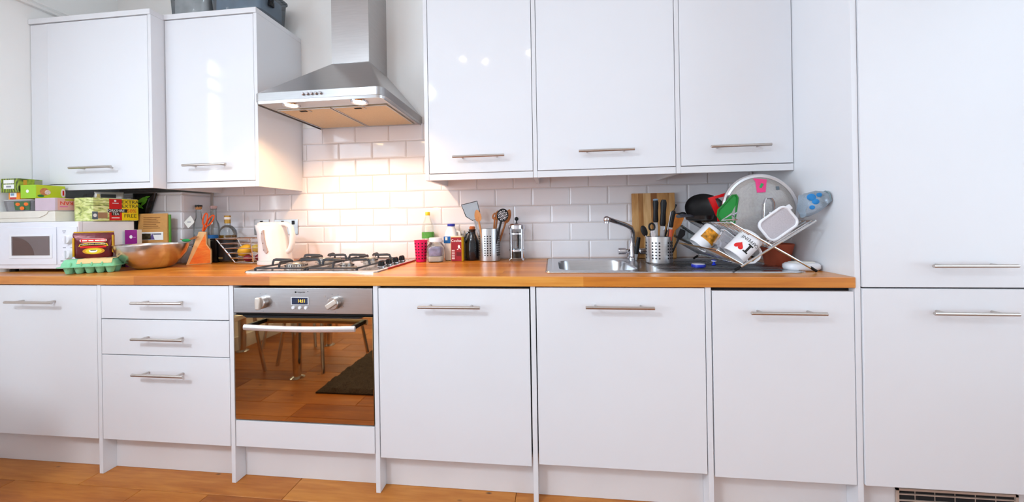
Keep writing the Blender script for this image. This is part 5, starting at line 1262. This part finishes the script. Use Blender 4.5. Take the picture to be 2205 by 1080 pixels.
cl = thing('fill_light', 'round fill light added under the ceiling, out of view', 'fill light', (.35, -2.70, ZC-.0005))  # added fill lamp, no known fitting; brightens the left units and back wall
MB().lathe([(0, 0), (.25, 0), (.25, -.03), (.235, -.032), (.235, -.004), (0, -.004)], 40).obj('housing', m_plastic, cl)
MB().lathe([(.2345, -.006), (.2345, -.034), (.20, -.052), (0, -.062)], 40).obj('diffuser', M('lit diffuser', (228, 240, 255), .5, emit=4), cl)
ld = bpy.data.lights.new('fill_light_glow', 'AREA'); ld.shape = 'DISK'; ld.size = .46; ld.energy = 31; ld.color = (.77, .885, 1.0)
lo = bpy.data.objects.new('fill_light_glow', ld); COL.objects.link(lo); lo.location = (.35, -2.70, ZC-.068)
rug = thing('shaggy_rug', 'dark grey brown shaggy rug on the plank floor behind the camera', 'rug', (1.35, -2.15, .0004))
box('backing', M('rug backing', (40, 36, 34), .9), rug, -.90, .90, -.80, .80, 0, .008)
m_rug = M('rug pile', (70, 62, 58), .95, var=.5, scale=160, bump=1, bscale=260)
NX, NY = 90, 80; vs = []; fs = []
for j in range(NY+1):
    for i in range(NX+1): vs.append((-.90+1.8*i/NX, -.80+1.6*j/NY, .018+random.random()*.014 if 0 < i < NX and 0 < j < NY else .0082))
for j in range(NY):
    for i in range(NX): a = j*(NX+1)+i; fs.append((a, a+1, a+NX+2, a+NX+1))
MB().add(vs, fs).obj('pile', m_rug, rug)

tb = thing('dining_table', 'dining table with chrome legs behind the camera, mirrored in the oven door', 'table', (-.235, -1.773, 0), math.radians(-16.0))
MB().loft([[(x, y_, z) for x, y_ in rrect(.78, .76, .03, 4)] for z in (.715, .745)]).obj('table_top', m_white, tb, bevel=.003)
for sx_, sy_ in ((1, 1), (1, -1), (-1, 1), (-1, -1)):
    lg = MB().lathe([(.024, .006), (.028, .10), (.034, .714)], 24).obj('leg', m_chrome, tb, loc=(sx_*.335, sy_*.325, 0))
    MB().lathe([(0, 0), (.046, 0), (.046, .004), (.03, .012), (.022, .014)], 24).obj('disc_foot', m_chrome, lg)
def chair(label, x, y_, rz):
    t = thing('dining_chair', label, 'chair', (x, y_, 0), rz, 'dining chairs')
    MB().loft([[(u, v, z) for u, v in rrect(.40, .40, .05, 4)] for z in (.43, .46)]).obj('seat', m_white, t, bevel=.006)
    MB().loft([[(u, .205+.02*k, z) for u in (-.19, .19)]+[(u, .222+.02*k, z) for u in (.19, -.19)] for k, z in enumerate((.56, .72, .86))]).obj('backrest', m_white, t, bevel=.004)
    for sx_ in (-1, 1):
        MB().tube([(sx_*.215, -.215, 0), (sx_*.19, -.18, .25), (sx_*.175, -.165, .432)], .012, 12).obj('leg', m_chrome, t)
        MB().tube([(sx_*.215, .235, 0), (sx_*.19, .20, .25), (sx_*.175, .185, .44), (sx_*.175, .20, .56), (sx_*.175, .255, .84)], .012, 12).obj('leg', m_chrome, t)
chair('white dining chair tucked under the right side of the table', .140, -1.890, math.radians(-76))
chair('white dining chair tucked under the near side of the table', -.300, -1.380, math.radians(-12))
chair('white dining chair at the far side of the table', -.34, -2.30, math.radians(170))
